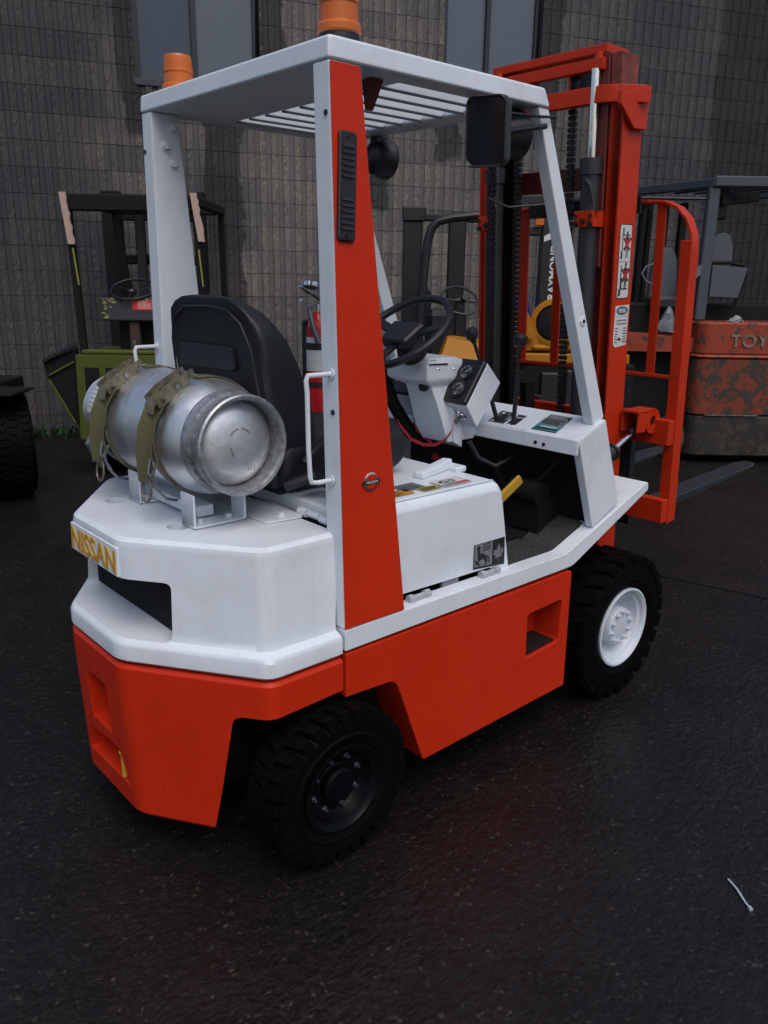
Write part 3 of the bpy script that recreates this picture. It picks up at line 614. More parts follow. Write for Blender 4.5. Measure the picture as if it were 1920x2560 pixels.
D = Dec((-0.24, -0.42, 0.9625), (1, 0.02, 0), (0, 1, 0), [PRINTO, PRINTK]); D.rect(0, 0, 0.17, 0.05, 0); D.lines(0.01, 0.16, 0.046, 0.004, 6, 0.003, 1); D.done('caution_sticker', FL, 'orange caution sticker')
# horse and maple leaf plaque on the side of the hood
D = Dec((0.142, -0.4625, 0.684), (1, 0, 0.0), (0, 0, 1), [PRINTK, PRINTG]); 
D.poly([(0.0, 0.004), (0.150, -0.010), (0.146, 0.083), (0.000, 0.084)], 0); D.poly([(0.003, 0.011), (0.088, 0.002), (0.088, 0.082), (0.004, 0.083)], 1)
H = [(0.012, 0.012), (0.020, 0.020), (0.016, 0.030), (0.008, 0.034), (0.006, 0.026), (0.010, 0.024), (0.012, 0.018)]
D.poly([(0.018, 0.034), (0.024, 0.046), (0.036, 0.050), (0.048, 0.048), (0.056, 0.040), (0.058, 0.030), (0.046, 0.032), (0.034, 0.028), (0.024, 0.028)], 0)   # body
D.poly([(0.020, 0.040), (0.030, 0.050), (0.028, 0.062), (0.034, 0.070), (0.024, 0.078), (0.012, 0.072), (0.016, 0.066), (0.018, 0.056)], 0)                     # neck and head
D.poly([(0.022, 0.030), (0.030, 0.030), (0.026, 0.018), (0.034, 0.010), (0.026, 0.009), (0.018, 0.018)], 0); D.poly(H, 0)
D.poly([(0.046, 0.034), (0.058, 0.036), (0.066, 0.022), (0.060, 0.008), (0.054, 0.008), (0.057, 0.020), (0.048, 0.026)], 0)
D.poly([(0.056, 0.038), (0.062, 0.040), (0.074, 0.030), (0.078, 0.014), (0.072, 0.012), (0.070, 0.026)], 0)
for q in range(3): D.poly([(0.040, 0.056+q*0.009), (0.078, 0.058+q*0.009), (0.080, 0.062+q*0.009), (0.044, 0.060+q*0.009)], 0)
leaf = [(0, -0.032), (0.002, -0.014), (0.016, -0.018), (0.013, -0.010), (0.026, 0.001), (0.021, 0.003), (0.023, 0.013), (0.014, 0.010), (0.012, 0.014), (0.006, 0.006), (0.009, 0.023), (0.004, 0.020), (0, 0.031)]
leaf = leaf+[(-x, y) for x, y in leaf[::-1] if x]
for i in range(len(leaf)-1): D.poly([(0.118, 0.036), (0.118+leaf[i][0], 0.036+leaf[i][1]), (0.118+leaf[i+1][0], 0.036+leaf[i+1][1])], 1, z=0.0008)
D.poly([(0.118, 0.036), (0.118+leaf[-1][0], 0.036+leaf[-1][1]), (0.118+leaf[0][0], 0.036+leaf[0][1])], 1, z=0.0008)
D.done('side_badge', FL, 'black badge with grey rearing horse and maple leaf')
# ---- floor, toe board, pedal
bm = BM(); box(bm, 0.33, 0.58, -0.449, 0.449, 0.630, 0.652); prism(bm, [(0.58, 0.63), (0.58, 0.652), (0.76, 0.735), (0.76, 0.70)], 'y', -0.43, 0.43)
obj('floor_plate', bm, BLACKP, FL)
bm = BM()
box(bm, 0.345, 0.579, -0.446, -0.29, 0.6525, 0.6545); prism(bm, [(0.58, 0.6525), (0.58, 0.6545), (0.735, 0.7255), (0.735, 0.7235)], 'y', -0.446, -0.30)
for i in range(26): box(bm, 0.347, 0.577, -0.444+i*0.006, -0.444+i*0.006+0.003, 0.6545, 0.6562)
for i in range(24): prism(bm, [(0.582, 0.6555), (0.582, 0.6575), (0.733, 0.7270), (0.733, 0.7250)], 'y', -0.444+i*0.006, -0.444+i*0.006+0.003)
obj('floor_mat', bm, simple('grey_worn_rubber_mat', (0.045, 0.048, 0.050), 0.5, bump=0.5, var=0.4), FL)
bm = BM()
for i in range(12):
    for j in range(26):
        c0_ = Vector((0.335+i*0.0205+0.010*(j % 2), -0.28+j*0.0275, 0.6528)); s_ = 1 if (i+j) % 2 else -1; bar(bm, c0_+Vector((-0.006, -0.005*s_, 0)), c0_+Vector((0.006, 0.005*s_, 0)), 0.003, 0.0016)
o = obj('tread_pattern', bm, BLACKP, FL); o['kind'] = 'stuff'
bm = BM(); box(bm, 0.745, 0.77, -0.46, 0.46, 0.70, 1.06); obj('firewall', bm, CHASSIS, FL)
bm = BM(); box(bm, 0.62, 0.745, -0.34, -0.20, 0.68, 0.80); cyl(bm, (0.64, -0.27, 0.82), 'y', 0.045, 0.13); tube(bm, [(0.70, -0.36, 0.95), (0.66, -0.30, 0.86), (0.70, -0.22, 0.80)], 0.012); tube(bm, [(0.70, -0.10, 0.99), (0.64, -0.12, 0.86), (0.68, -0.16, 0.76)], 0.011); obj('hydraulic_hoses', bm, CHASSIS, FL)
bm = BM(); bar(bm, (0.33, -0.325, 0.792), (0.498, -0.345, 0.902), 0.014, 0.034, (-0.5, 0, 1)); obj('pedal', bm, simple('yellow_pedal_paint', (0.42, 0.24, 0.02), 0.5, bump=0.3), FL, 0.004)
bm = BM(); hexa(bm, [(0.60, 0.13, 0.86), (0.61, 0.20, 0.86), (0.62, 0.20, 0.862), (0.61, 0.13, 0.862), (0.60, 0.155, 0.885), (0.605, 0.175, 0.90), (0.61, 0.175, 0.90), (0.61, 0.155, 0.885)]); bar(bm, (0.61, 0.16, 0.70), (0.61, 0.16, 0.87), 0.02, 0.02); obj('brake_lever_guard', bm, PRINTR, FL)
# ---- cowl
SLO = 0.39
def cz(x): return 1.046+SLO*(x-0.588)
for sgn in (-1, 1):
    q = [(0.5905, cz(0.59)-0.003), (0.738, cz(0.738)-0.003), (0.866, 0.787), (0.715, 0.721)]
    bm = BM(); prism(bm, q, 'y', *sorted((sgn*0.472, sgn*0.5045))); obj('cowl_side_panel', bm, WHITE, FL, 0.005, 2)
bm = BM(); prism(bm, [(0.585, 0.995), (0.588, 1.046), (0.735, cz(0.735)), (0.75, 1.00), (0.742, 1.0), (0.728, 1.07), (0.597, 1.036), (0.594, 0.995)], 'y', -0.503, 0.503); obj('cowl_top', bm, WHITE, FL, 0.004, 2)
bm = BM(); hexa(bm, [(0.592, -0.288, cz(0.592)), (0.592, -0.075, cz(0.592)), (0.725, -0.05, cz(0.725)), (0.725, -0.262, cz(0.725))]+[(0.592, -0.288, cz(0.592)+0.003), (0.592, -0.075, cz(0.592)+0.003), (0.725, -0.05, cz(0.725)+0.003), (0.725, -0.262, cz(0.725)+0.003)]); obj('lever_cover_plate', bm, WHITE, FL, 0.001, 1)
sv = Vector((1, 0, SLO)).normalized()
D = Dec((0.600, -0.095, cz(0.6)+0.0035), (0, -1, 0), tuple(sv), [PRINTG, PRINTK, PRINTW]); D.rect(0.0, 0.0, 0.075, 0.085, 0); D.rect(0.004, 0.004, 0.071, 0.03, 1); D.rect(0.004, 0.06, 0.071, 0.081, 1); D.ell(0.014, 0.012, 0.008, 0.006, 2); D.ell(0.02, 0.07, 0.008, 0.006, 2); D.ell(0.045, 0.07, 0.006, 0.005, 0); D.ell(0.037, 0.045, 0.022, 0.018, 1); D.rect(0.085, 0.008, 0.125, 0.055, 1); D.rect(0.085, 0.06, 0.125, 0.078, 0); D.rect(0.09, 0.063, 0.12, 0.075, 1); D.done('lever_sticker', FL, 'grey and black shift pattern sticker')
D = Dec((0.607, -0.290, cz(0.607)+0.0005), (0, -1, 0), tuple(sv), [PRINTK, PRINTG, PRINTT, PRINTW]); D.rect(0, 0, 0.105, 0.052, 2); D.rect(0, 0.04, 0.102, 0.083, 1); D.rect(0.004, 0.084, 0.10, 0.112, 0); D.lines(0.01, 0.095, 0.11, 0.086, 4, 0.002, 3); D.rect(0.004, 0.012, 0.10, 0.022, 0); D.rect(0.02, 0.026, 0.09, 0.032, 3); D.lines(0.006, 0.098, 0.08, 0.045, 6, 0.0025, 0); D.rect(0.0, 0.0, 0.105, 0.005, 0); D.done('capacity_sticker', FL, 'black and teal capacity sticker')
for p in ((0.5855, -0.33, 1.015), (0.5855, -0.365, 1.013)):
    bm = BM(); cyl(bm, p, 'x', 0.007, 0.003, 12); obj('rivet_hole', bm, PRINTK, FL)
# levers
def lever(base, top, boot=True):
    bm = BM(); b_, t_ = Vector(base), Vector(top); m_ = b_.lerp(t_, 0.5)+Vector((0.006, 0, 0)); tube(bm, [b_, m_, t_], [0.0085, 0.0075, 0.006], 10); l = obj('control_lever', bm, BLACKP, FL)
    bm = BM(); dv = (t_-b_).normalized(); lathe(bm, [(0.004, -0.03), (0.009, -0.022), (0.012, -0.012), (0.021, -0.004), (0.024, 0.010), (0.021, 0.024), (0.010, 0.031)], t_, dv, 16); obj('lever_knob', bm, PLASTIC, l)
lever((0.622, -0.125, 1.05), (0.50, -0.092, 1.362)); lever((0.612, -0.204, 1.045), (0.585, -0.236, 1.346))
bm = BM(); tube(bm, [(0.33, 0.20, 1.28), (0.36, 0.205, 1.20), (0.40, 0.20, 1.10), (0.46, 0.17, 0.99), (0.52, 0.15, 0.93)], [0.018, 0.020, 0.024, 0.026, 0.022], 12); tube(bm, [(0.37, 0.17, 1.12), (0.42, 0.16, 1.03), (0.50, 0.13, 0.95), (0.56, 0.08, 0.90)], 0.010, 8); obj('column_hose', bm, CHASSIS, FL)
bm = BM(); tube(bm, [(0.50, -0.10, 0.99), (0.53, -0.12, 0.93), (0.58, -0.16, 0.90), (0.66, -0.18, 0.93)], 0.010, 8); obj('wiring_loom', bm, PLASTIC, FL)
# steering column
yc = 0.055
bm = BM()
def sec(x0, x1, y0, y1, z): return [(x0, y0, z), (x1, y0, z), (x1, y1, z), (x0, y1, z)]
loft(bm, [sec(0.44, 0.58, yc-0.105, yc+0.025, 0.985), sec(0.425, 0.60, yc-0.105, yc+0.05, 1.03), sec(0.405, 0.60, yc-0.085, yc+0.06, 1.12), sec(0.385, 0.60, yc-0.070, yc+0.065, 1.185), sec(0.350, 0.60, yc-0.084, yc+0.120, 1.205), sec(0.345, 0.585, yc-0.088, yc+0.125, 1.215), sec(0.345, 0.57, yc-0.086, yc+0.123, 1.262), sec(0.375, 0.50, yc-0.070, yc+0.10, 1.287)])
obj('steering_column_cover', bm, WHITE2, FL, 0.009, 3, ang=12)
bm = BM(); prism(bm, [(0.353, 1.270), (0.357, 1.2655), (0.445, 1.262), (0.445, 1.268)], 'y', yc-0.0885, yc-0.083); obj('cover_seam', bm, PRINTK, FL)
bm = BM(); box(bm, 0.372, 0.40, yc-0.075, yc-0.045, 1.272, 1.281); obj('turn_signal_slot', bm, PRINTK, FL)
bolt('bolt', (0.40, yc-0.086, 1.250), (0, -1, 0), FL, 0.004, 0.004, CHROME); bolt('bolt', (0.48, yc-0.087, 1.246), (0, -1, 0), FL, 0.004, 0.004, CHROME)
def pod(y0, y1, name):
    P1, P2, P3, P4 = (0.447, 1.128), (0.548, 1.272), (0.625, 1.195), (0.508, 1.042)
    bm = BM(); prism(bm, [P1, P2, P3, P4], 'y', y0, y1); o_ = obj('instrument_pod', bm, WHITE2, FL, 0.006, 3)
    nx, nz = P2[0]-P1[0], P2[1]-P1[1]; l_ = math.hypot(nx, nz); U = Vector((nx/l_, 0, nz/l_)); Nn = Vector((-nz/l_, 0, nx/l_))
    c0 = Vector((P1[0], (y0+y1)/2, P1[1]))
    bm = BM(); h = l_; w = (y1-y0)
    rg = lambda ins, k: [tuple(c0+U*a+Vector((0, b, 0))+Nn*k) for a, b in roundpoly([(ins, -w/2+ins), (h-ins, -w/2+ins), (h-ins, w/2-ins), (ins, w/2-ins)], 0.008)]
    loft(bm, [rg(0.001, -0.001), rg(0.001, 0.012), rg(0.005, 0.017)]); obj('gauge_panel', bm, PLASTIC, o_)
    for fr in ((0.30, 0.70) if w < 0.13 and y0 < 0 else (0.55,)):
        cc = c0+U*(h*fr)+Nn*0.017; rd = 0.036 if y0 < 0 else 0.040
        bm = BM(); lathe(bm, [(rd, -0.002), (rd, 0.006), (rd*0.88, 0.007), (rd*0.84, 0.003)], cc, Nn, 28); obj('gauge_bezel', bm, PLASTIC, o_)
        bm = BM(); cyl(bm, cc+Nn*0.0035, Nn, rd*0.83, 0.001, 28); obj('gauge_glass', bm, GLASSBLK, o_)
        D = Dec(cc+Nn*0.0045, (0, -1, 0), tuple(U), [PRINTG, PRINTW, PRINTR])
        for k in range(9):
            a = pi*(0.05+0.9*k/8); D.line((cos(a)*rd*0.55, sin(a)*rd*0.55-0.004), (cos(a)*rd*0.7, sin(a)*rd*0.7-0.004), 0.0015, 1)
        D.line((0, -0.006), (rd*0.45, rd*0.35), 0.002, 1); D.rect(-0.012, -0.018, 0.012, -0.014, 0); D.rect(-0.006, -0.024, 0.006, -0.021, 1); D.done('gauge_scale', o_)
    return o_
pod(-0.128, -0.012, 'r'); pod(yc+0.08, yc+0.20, 'l')
bm = BM(); prism(bm, [(0.452, 1.115), (0.508, 1.045), (0.508, 0.96), (0.462, 0.985)], 'y', -0.06, 0.06); obj('column_lower_cover', bm, WHITE2, FL, 0.006)
kn = Vector((-0.82, 0, -0.57)).normalized()
bm = BM(); lathe(bm, [(0.021, 0), (0.021, 0.006), (0.014, 0.008), (0.014, 0.014), (0.009, 0.016)], (0.474, -0.085, 1.090), kn, 20); obj('ignition_switch', bm, CHROME, FL)
bm = BM(); bar(bm, Vector((0.474, -0.085, 1.090))+kn*0.014, Vector((0.474, -0.085, 1.090))+kn*0.045, 0.003, 0.018); obj('ignition_key', bm, STEEL, FL, 0.001)
bm = BM(); lathe(bm, [(0.018, 0), (0.018, 0.012), (0.011, 0.014), (0.011, 0.018)], (0.386, 0.022, 1.185), (-1, -0.2, 0.1), 20); cyl(bm, (0.37, 0.0, 1.183), (-1, -0.6, 0), 0.009, 0.02); obj('horn_switch', bm, PLASTIC, FL)
# red lanyard hanging from the key
bm = BM(); ribbon(bm, [(0.43, -0.090, 1.075), (0.43, -0.075, 1.03), (0.43, -0.045, 0.995), (0.43, 0.0, 0.972), (0.43, 0.06, 0.962), (0.42, 0.12, 0.975), (0.41, 0.17, 1.02), (0.40, 0.20, 1.08)], (0.004, 0, 0.012), 0.002); ribbon(bm, [(0.45, 0.14, 1.05), (0.45, 0.125, 1.01), (0.45, 0.08, 0.985), (0.45, 0.04, 0.972)], (0.004, 0, 0.010), 0.002)
ln = tag(obj('key_lanyard', bm, LEAD, loc=(0.43, 0, 0.965)), 'thin red lanyard hanging below the steering column from the ignition key', 'lanyard')
bm = BM(); tube(bm, [(0.435, -0.092, 1.06), (0.437, -0.088, 1.02), (0.435, -0.095, 0.985), (0.437, -0.087, 0.955)], [0.004, 0.007, 0.005, 0.009], 8); ch = obj('purple_cord', bm, simple('purple_cord', (0.06, 0.01, 0.08), 0.7), ln)
# steering wheel
t_ = R(37); wc = Vector((0.262, 0.012, 1.380)); wn_ = Vector((-sin(t_), 0, cos(t_))); wu = Vector((cos(t_), 0, sin(t_))); wv = Vector((0, 1, 0))
sw = part('steering_wheel', FL)
bm = BM(); tube(bm, [wc+wu*0.176*cos(2*pi*k/48)+wv*0.176*sin(2*pi*k/48) for k in range(48)], 0.0135, 12, closed=True); obj('rim', bm, PLASTIC, sw)
bm = BM()
for a in (pi*0.5-0.25, -pi*0.5+0.25, pi): 
    dr = wu*cos(a)+wv*sin(a); bar(bm, wc-wn_*0.018+dr*0.04, wc+dr*0.172, 0.034, 0.013, wn_)
obj('spoke', bm, PLASTIC, sw, 0.004)
bm = BM(); rg = lambda s, k: [tuple(wc+wu*a*s+wv*b*s+wn_*k) for a, b in roundpoly([(-0.055, -0.06), (0.045, -0.075), (0.045, 0.075), (-0.055, 0.06)], 0.012)]
loft(bm, [rg(0.8, -0.035), rg(1, -0.025), rg(1, 0.002), rg(0.9, 0.010)]); obj('horn_pad', bm, PLASTIC, sw)
bm = BM(); lathe(bm, [(0.045, -0.11), (0.055, -0.085), (0.048, -0.06), (0.035, -0.03)], wc, wn_, 20); obj('column_boot', bm, PLASTIC, sw)
# ---- seat
seat = part('seat', FL)
def srow(z, xb, xf, hw, ra=0.045):
    hw += 0.012; c0 = 0.02; return [(p[0], p[1]+c0, z) for p in roundpoly([(xb, -hw), (xf, -hw*0.985), (xf, hw*0.985), (xb, hw)], [ra, ra, ra, ra], 4)]
rows = [(0.985, -0.415, -0.27, 0.205), (1.05, -0.423, -0.265, 0.225), (1.15, -0.432, -0.275, 0.236), (1.24, -0.440, -0.297, 0.240), (1.32, -0.450, -0.33, 0.240), (1.39, -0.460, -0.365, 0.236), (1.43, -0.468, -0.392, 0.222), (1.462, -0.476, -0.418, 0.196), (1.484, -0.480, -0.440, 0.160), (1.498, -0.481, -0.452, 0.115), (1.503, -0.478, -0.458, 0.06)]
bm = BM(); loft(bm, [srow(*r_, ra=0.022 if r_[0] < 1.46 else 0.01) for r_ in rows]); obj('backrest', bm, VINYL, seat)
bm = BM(); tube(bm, [(-0.4795+0*0, y, z) for y, z in [(0.225, 1.0), (0.228, 1.2)]]+[(-0.466, 0.222, 1.36), (-0.476, 0.20, 1.43), (-0.482, 0.15, 1.465), (-0.483, 0, 1.475), (-0.482, -0.12, 1.465), (-0.476, -0.185, 1.43), (-0.466, -0.215, 1.36), (-0.448, -0.225, 1.2), (-0.43, -0.21, 1.02)], 0.004, 8)
bm.free(); bm = BM(); tube(bm, [(-0.432, 0.244, 1.05), (-0.452, 0.250, 1.25), (-0.466, 0.240, 1.37), (-0.475, 0.212, 1.435), (-0.481, 0.13, 1.470), (-0.482, 0, 1.476), (-0.482, -0.10, 1.470), (-0.476, -0.158, 1.435), (-0.466, -0.190, 1.37), (-0.452, -0.205, 1.25), (-0.430, -0.200, 1.05)], 0.0035, 8); obj('piping', bm, VINYL, seat)
bm = BM(); prism(bm, roundpoly([(-0.10, 1.305), (0.20, 1.30), (0.205, 1.365), (-0.09, 1.37)], 0.01), 'x', -0.4665, -0.452); obj('document_pocket', bm, VINYL, seat, 0.003)
bm = BM(); rw = lambda z, i: [(p[0], p[1], z) for p in roundpoly([(-0.40+i, -0.235+i), (0.085-i, -0.225+i), (0.085-i, 0.225-i), (-0.40+i, 0.235-i)], 0.04, 5)]
loft(bm, [rw(0.972, 0.03), rw(0.995, 0.012), rw(1.02, 0), rw(1.075, 0.0), rw(1.098, 0.010), rw(1.108, 0.035)]); obj('cushion', bm, VINYL, seat)
bm = BM(); box(bm, -0.38, 0.04, -0.18, 0.18, 0.958, 0.985); obj('seat_rail', bm, BLACKP, seat)
bm = BM(); tube(bm, [(-0.34, -0.245, 1.06), (-0.28, -0.262, 1.12), (-0.22, -0.27, 1.08), (-0.25, -0.265, 1.01), (-0.34, -0.25, 1.0)], 0.012, 8); tube(bm, [(-0.40, -0.24, 1.0), (-0.34, -0.29, 1.03), (-0.27, -0.30, 0.99), (-0.22, -0.28, 0.975)], 0.018, 8); obj('seat_belt_reel', bm, PLASTIC, seat)
# ---- overhead guard
og = part('overhead_guard', FL)
bm = BM()
zt, zb_ = 2.07, 2.021
outer = roundpoly([(-0.413, -0.463), (0.350, -0.466), (0.350, 0.466), (-0.413, 0.463)], 0.012, 3)
o2 = roundpoly([(-0.416, -0.466), (0.374, -0.468), (0.374, 0.468), (-0.416, 0.466)], 0.012, 3)
loft(bm, [[(p[0], p[1], zb_) for p in o2], [(p[0], p[1], zt) for p in outer]])
rf = obj('roof_frame', bm, WHITE, og)
c_ = BM(); box(c_, -0.132, 0.272, -0.385, 0.385, 1.9, 2.2); cut(rf, c_); refinish(rf, 0.008, 3)

EDGE = simple('shaded_bar_underside', (0.05, 0.055, 0.065), 0.6); b0_ = None  # dark grey strips paint in the shade on the undersides of the roof bars
for k in range(9):
    y = 0.300-0.0885*k if k < 8 else 0.372
    if b0_ is None:
        bm = BM(); q = [(-0.1315, 2.0235), (0.258, 2.0235), (0.2715, 2.031), (0.2715, 2.068), (-0.1315, 2.068)]; prism(bm, q, 'y', y-0.003, y+0.003)
        b0_ = obj('roof_bar', bm, WHITE, og, 0.001, 1); yb0 = y
        bm = BM(); prism(bm, [(-0.131, 2.0185), (0.264, 2.0185), (0.264, 2.0232), (-0.131, 2.0232)], 'y', y-0.004, y+0.004); e0_ = obj('bar_edge_shade', bm, EDGE, b0_)
    else:
        q_ = copy_obj(b0_, og, (0, y-yb0, 0)); copy_obj(e0_, q_)
# rear pillars
for sgn in (-1, 1):
    pl = part('rear_pillar', og)
    lo = [(-0.406, sgn*0.508, 0.661), (-0.192, sgn*0.508, 0.661), (-0.192, sgn*0.440, 0.661), (-0.406, sgn*0.440, 0.661)]
    hi = [(-0.413, sgn*0.461, 2.0205), (-0.323, sgn*0.461, 2.0205), (-0.323, sgn*0.400, 2.0205), (-0.413, sgn*0.400, 2.0205)]
    bm = BM(); hexa(bm, lo+hi); obj('post', bm, WHITE, pl, 0.006, 2)
    bm = BM(); e = 0.0025
    if sgn > 0: hexa(bm, [(-0.38, 0.5085, 0.663), (-0.21, 0.5085, 0.663), (-0.21, 0.511, 0.663), (-0.38, 0.511, 0.663), (-0.39, 0.4618, 2.017), (-0.34, 0.4618, 2.017), (-0.34, 0.4643, 2.017), (-0.39, 0.4643, 2.017)])
    else: hexa(bm, [(-0.4055, sgn*0.5085, 0.663), (-0.1925, sgn*0.5085, 0.663), (-0.1925, sgn*(0.5085+e), 0.663), (-0.4055, sgn*(0.5085+e), 0.663), (-0.4115, sgn*0.4618, 2.017), (-0.324, sgn*0.4618, 2.017), (-0.324, sgn*(0.4618+e), 2.017), (-0.4115, sgn*(0.4618+e), 2.017)])
    obj('red_panel', bm, RED, pl, 0.001, 1)
    # grab handle
    yh = sgn*0.462; bm = BM()
    pts = [(-0.402, yh, 1.330), (-0.46, yh, 1.330), (-0.482, yh, 1.330), (-0.487, yh, 1.318), (-0.484, yh, 1.29), (-0.482, yh, 1.15), (-0.478, yh, 1.08), (-0.474, yh, 1.066), (-0.455, yh, 1.062), (-0.402, yh, 1.062)]
    tube(bm, pts, 0.0062, 10); cyl(bm, (-0.412, yh, 1.330), 'x', 0.013, 0.004); cyl(bm, (-0.412, yh, 1.062), 'x', 0.013, 0.004); obj('grab_handle', bm, WHITE2, pl)
    for hz, hy in ((1.236, 0.468), (1.913, 0.450)):
        bm = BM(); cyl(bm, (-0.4135 if hz > 1.5 else -0.4115, sgn*hy, hz), 'x', 0.0065, 0.003, 12); obj('drain_hole', bm, PRINTK, pl)
    if sgn > 0:
        for p in ((-0.344, 1.984), (-0.370, 1.930), (-0.347, 1.881)):
            yy = 0.400+(2.02-p[1])*0.03; bolt('bolt', (p[0], yy, p[1]), (0, -1, 0), pl, 0.011, 0.011)
# vent panel and emblem on the right pillar
def onp(x, z): t = (z-0.663)/(2.017-0.663); return (x, -(0.511+(0.4643-0.511)*t)-0.0005, z)
up = Vector((0, 0.0345, 1)).normalized()
VP = part('vent_panel', og)
bm = BM(); nrm = Vector((0, -1, 0.0345)).normalized(); vc = Vector(onp(-0.374, 1.757)); ax_ = Vector((0.05, 0, 1)).normalized(); ax_ = (ax_+Vector((0, 0.0345, 0))).normalized(); ay_ = ax_.cross(nrm).normalized()
def vpt(a, b, k): return tuple(vc+ay_*a+ax_*b+nrm*k)
rg = lambda ins, k: [vpt(a, b, k) for a, b in roundpoly([(-0.026+ins, -0.120+ins), (0.026-ins, -0.120+ins), (0.026-ins, 0.120-ins), (-0.026+ins, 0.120-ins)], 0.012, 4)]
loft(bm, [rg(0, 0), rg(0, 0.005), rg(0.004, 0.008)]); obj('vent_body', bm, PLASTIC, VP)
for grp in (0.058, -0.057):
    bm = BM(); hexa(bm, [vpt(-0.017, grp-0.040, 0.0080), vpt(0.017, grp-0.040, 0.0080), vpt(0.017, grp+0.040, 0.0080), vpt(-0.017, grp+0.040, 0.0080)]+[vpt(-0.017, grp-0.040, 0.0083), vpt(0.017, grp-0.040, 0.0083), vpt(0.017, grp+0.040, 0.0083), vpt(-0.017, grp+0.040, 0.0083)]); obj('vent_recess', bm, PRINTK, VP)
    for k in range(6):
        b0 = grp-0.0375+k*0.0128
        bm = BM(); hexa(bm, [vpt(-0.017, b0, 0.0084), vpt(0.017, b0, 0.0084), vpt(0.017, b0+0.008, 0.0084), vpt(-0.017, b0+0.008, 0.0084), vpt(-0.017, b0, 0.0125), vpt(0.017, b0, 0.0125), vpt(0.017, b0+0.007, 0.0086), vpt(-0.017, b0+0.007, 0.0086)])
        obj('louvre', bm, PLASTIC, VP, 0.0005, 1)
for b0 in (0.108, -0.108): bm = BM(); cyl(bm, vpt(0, b0, 0.009), nrm, 0.0045, 0.003, 12); obj('screw', bm, BLACKP, VP)
ec = Vector(onp(-0.312, 1.050)); bm = BM(); lathe(bm, [(0.0235, 0), (0.0245, 0.003), (0.020, 0.004), (0.019, 0.0005)], ec, nrm, 32, closed=True)
em = obj('round_emblem', bm, CHROME, og)
bm = BM(); prism(bm, roundpoly([(-0.029, -0.0055), (0.029, -0.0055), (0.029, 0.0055), (-0.029, 0.0055)], 0.002), 'z', 0, 0.003)
bmesh.ops.transform(bm, matrix=basisM(ec+nrm*0.003, (1, 0, 0), up), verts=bm.verts); obj('emblem_bar', bm, PRINTK, em, 0.0005, 1)
bm = BM(); cyl(bm, ec+nrm*0.0042, nrm, 0.0185, 0.0005, 24); obj('emblem_field', bm, RED, em)
D = Dec(ec+nrm*0.0064, (1, 0, 0), up, [PRINTW]); D.text('NISSAN', 0.009, 0, -0.003, 0, 'CENTER', 0.0001, 1.3); D.done('emblem_letters', em)
bm = BM(); cyl(bm, (-0.4115, -0.476, 1.236-0.0), 'x', 0.007, 0.003, 12); bm.free()
# front legs
for sgn in (-1, 1):
    lo = [(0.690, sgn*0.488, 1.082), (0.752, sgn*0.488, 1.104), (0.752, sgn*0.446, 1.104), (0.690, sgn*0.446, 1.082)]
    hi = [(0.325, sgn*0.462, 2.0205), (0.374, sgn*0.462, 2.0205), (0.374, sgn*0.420, 2.0205), (0.325, sgn*0.420, 2.0205)]
    bm = BM(); hexa(bm, lo+hi); fl_ = obj('front_leg', bm, WHITE2, og, 0.007, 2)
    t = (1.425-1.07)/(0.95); xx = 0.649+(0.297-0.649)*t+0.04; yy = sgn*(0.488-0.026*t)
    bm = BM(); lathe(bm, [(0.015, 0), (0.015, 0.005), (0.006, 0.006)], (0.592, sgn*0.4775, 1.43), (0, sgn, 0), 6); obj('nut', bm, WHITE2, fl_); bm = BM(); cyl(bm, (0.592, sgn*0.4838, 1.43), 'y', 0.006, 0.002, 12); obj('nut_hole', bm, PRINTK, fl_)
# under-roof speaker/lamps, bracket
bm = BM(); lathe(bm, [(0.0, -0.060), (0.030, -0.057), (0.052, -0.042), (0.064, -0.012), (0.066, 0.02), (0.060, 0.03)], (0.385, 0.262, 1.952), (1, -0.15, 0), 32)
box(bm, 0.34, 0.39, 0.24, 0.275, 2.0, 2.0200); obj('work_lamp', bm, PLASTIC, og)
bm = BM(); lathe(bm, [(0.0, -0.065), (0.035, -0.062), (0.055, -0.045), (0.063, -0.012), (0.065, 0.03), (0.055, 0.035)], (0.300, -0.385, 1.952), (1, -0.2, 0.05), 32); box(bm, 0.28, 0.33, -0.40, -0.37, 2.0, 2.0200); obj('work_lamp', bm, PLASTIC, og)
bm = BM(); tube(bm, [(0.12, -0.45, 1.99), (0.2, -0.475, 1.985), (0.32, -0.4735, 1.992), (0.389, -0.4735, 1.999), (0.393, -0.44, 1.998)], 0.004, 8); tube(bm, [(0.30, -0.36, 1.91), (0.36, -0.27, 1.86), (0.40, -0.22, 1.80), (0.47, -0.25, 1.775), (0.60, -0.33, 1.79)], 0.0035, 8); obj('lamp_cable', bm, PLASTIC, og)
mi = part('mirror', FL); mc = Vector((0.085, -0.488, 1.925)); mn = Vector((-0.95, -0.28, -0.10)).normalized(); ux = mn.cross(Vector((0.09, 0, 1))).normalized(); uy = ux.cross(mn).normalized() if False else mn.cross(ux).normalized()
if uy.z < 0: uy = -uy
mc = mc+Vector((0, -0.002, 0))
mr = lambda s, k, e=0.0: [tuple(mc+ux*a*s+uy*b*s+mn*k) for a, b in roundpoly([(-0.057, -0.086), (0.057, -0.086), (0.057, 0.086), (-0.057, 0.086)], 0.024, 5)]
bm = BM(); loft(bm, [mr(0.75, -0.045), mr(0.95, -0.03), mr(1.0, -0.01), mr(1.0, 0.010), mr(0.97, 0.014), mr(0.90, 0.008)]); obj('mirror_shell', bm, PLASTIC, mi)
bm = BM(); loft(bm, [mr(0.905, 0.0085), mr(0.905, 0.0095)]); obj('mirror_face', bm, MIRROR, mi)
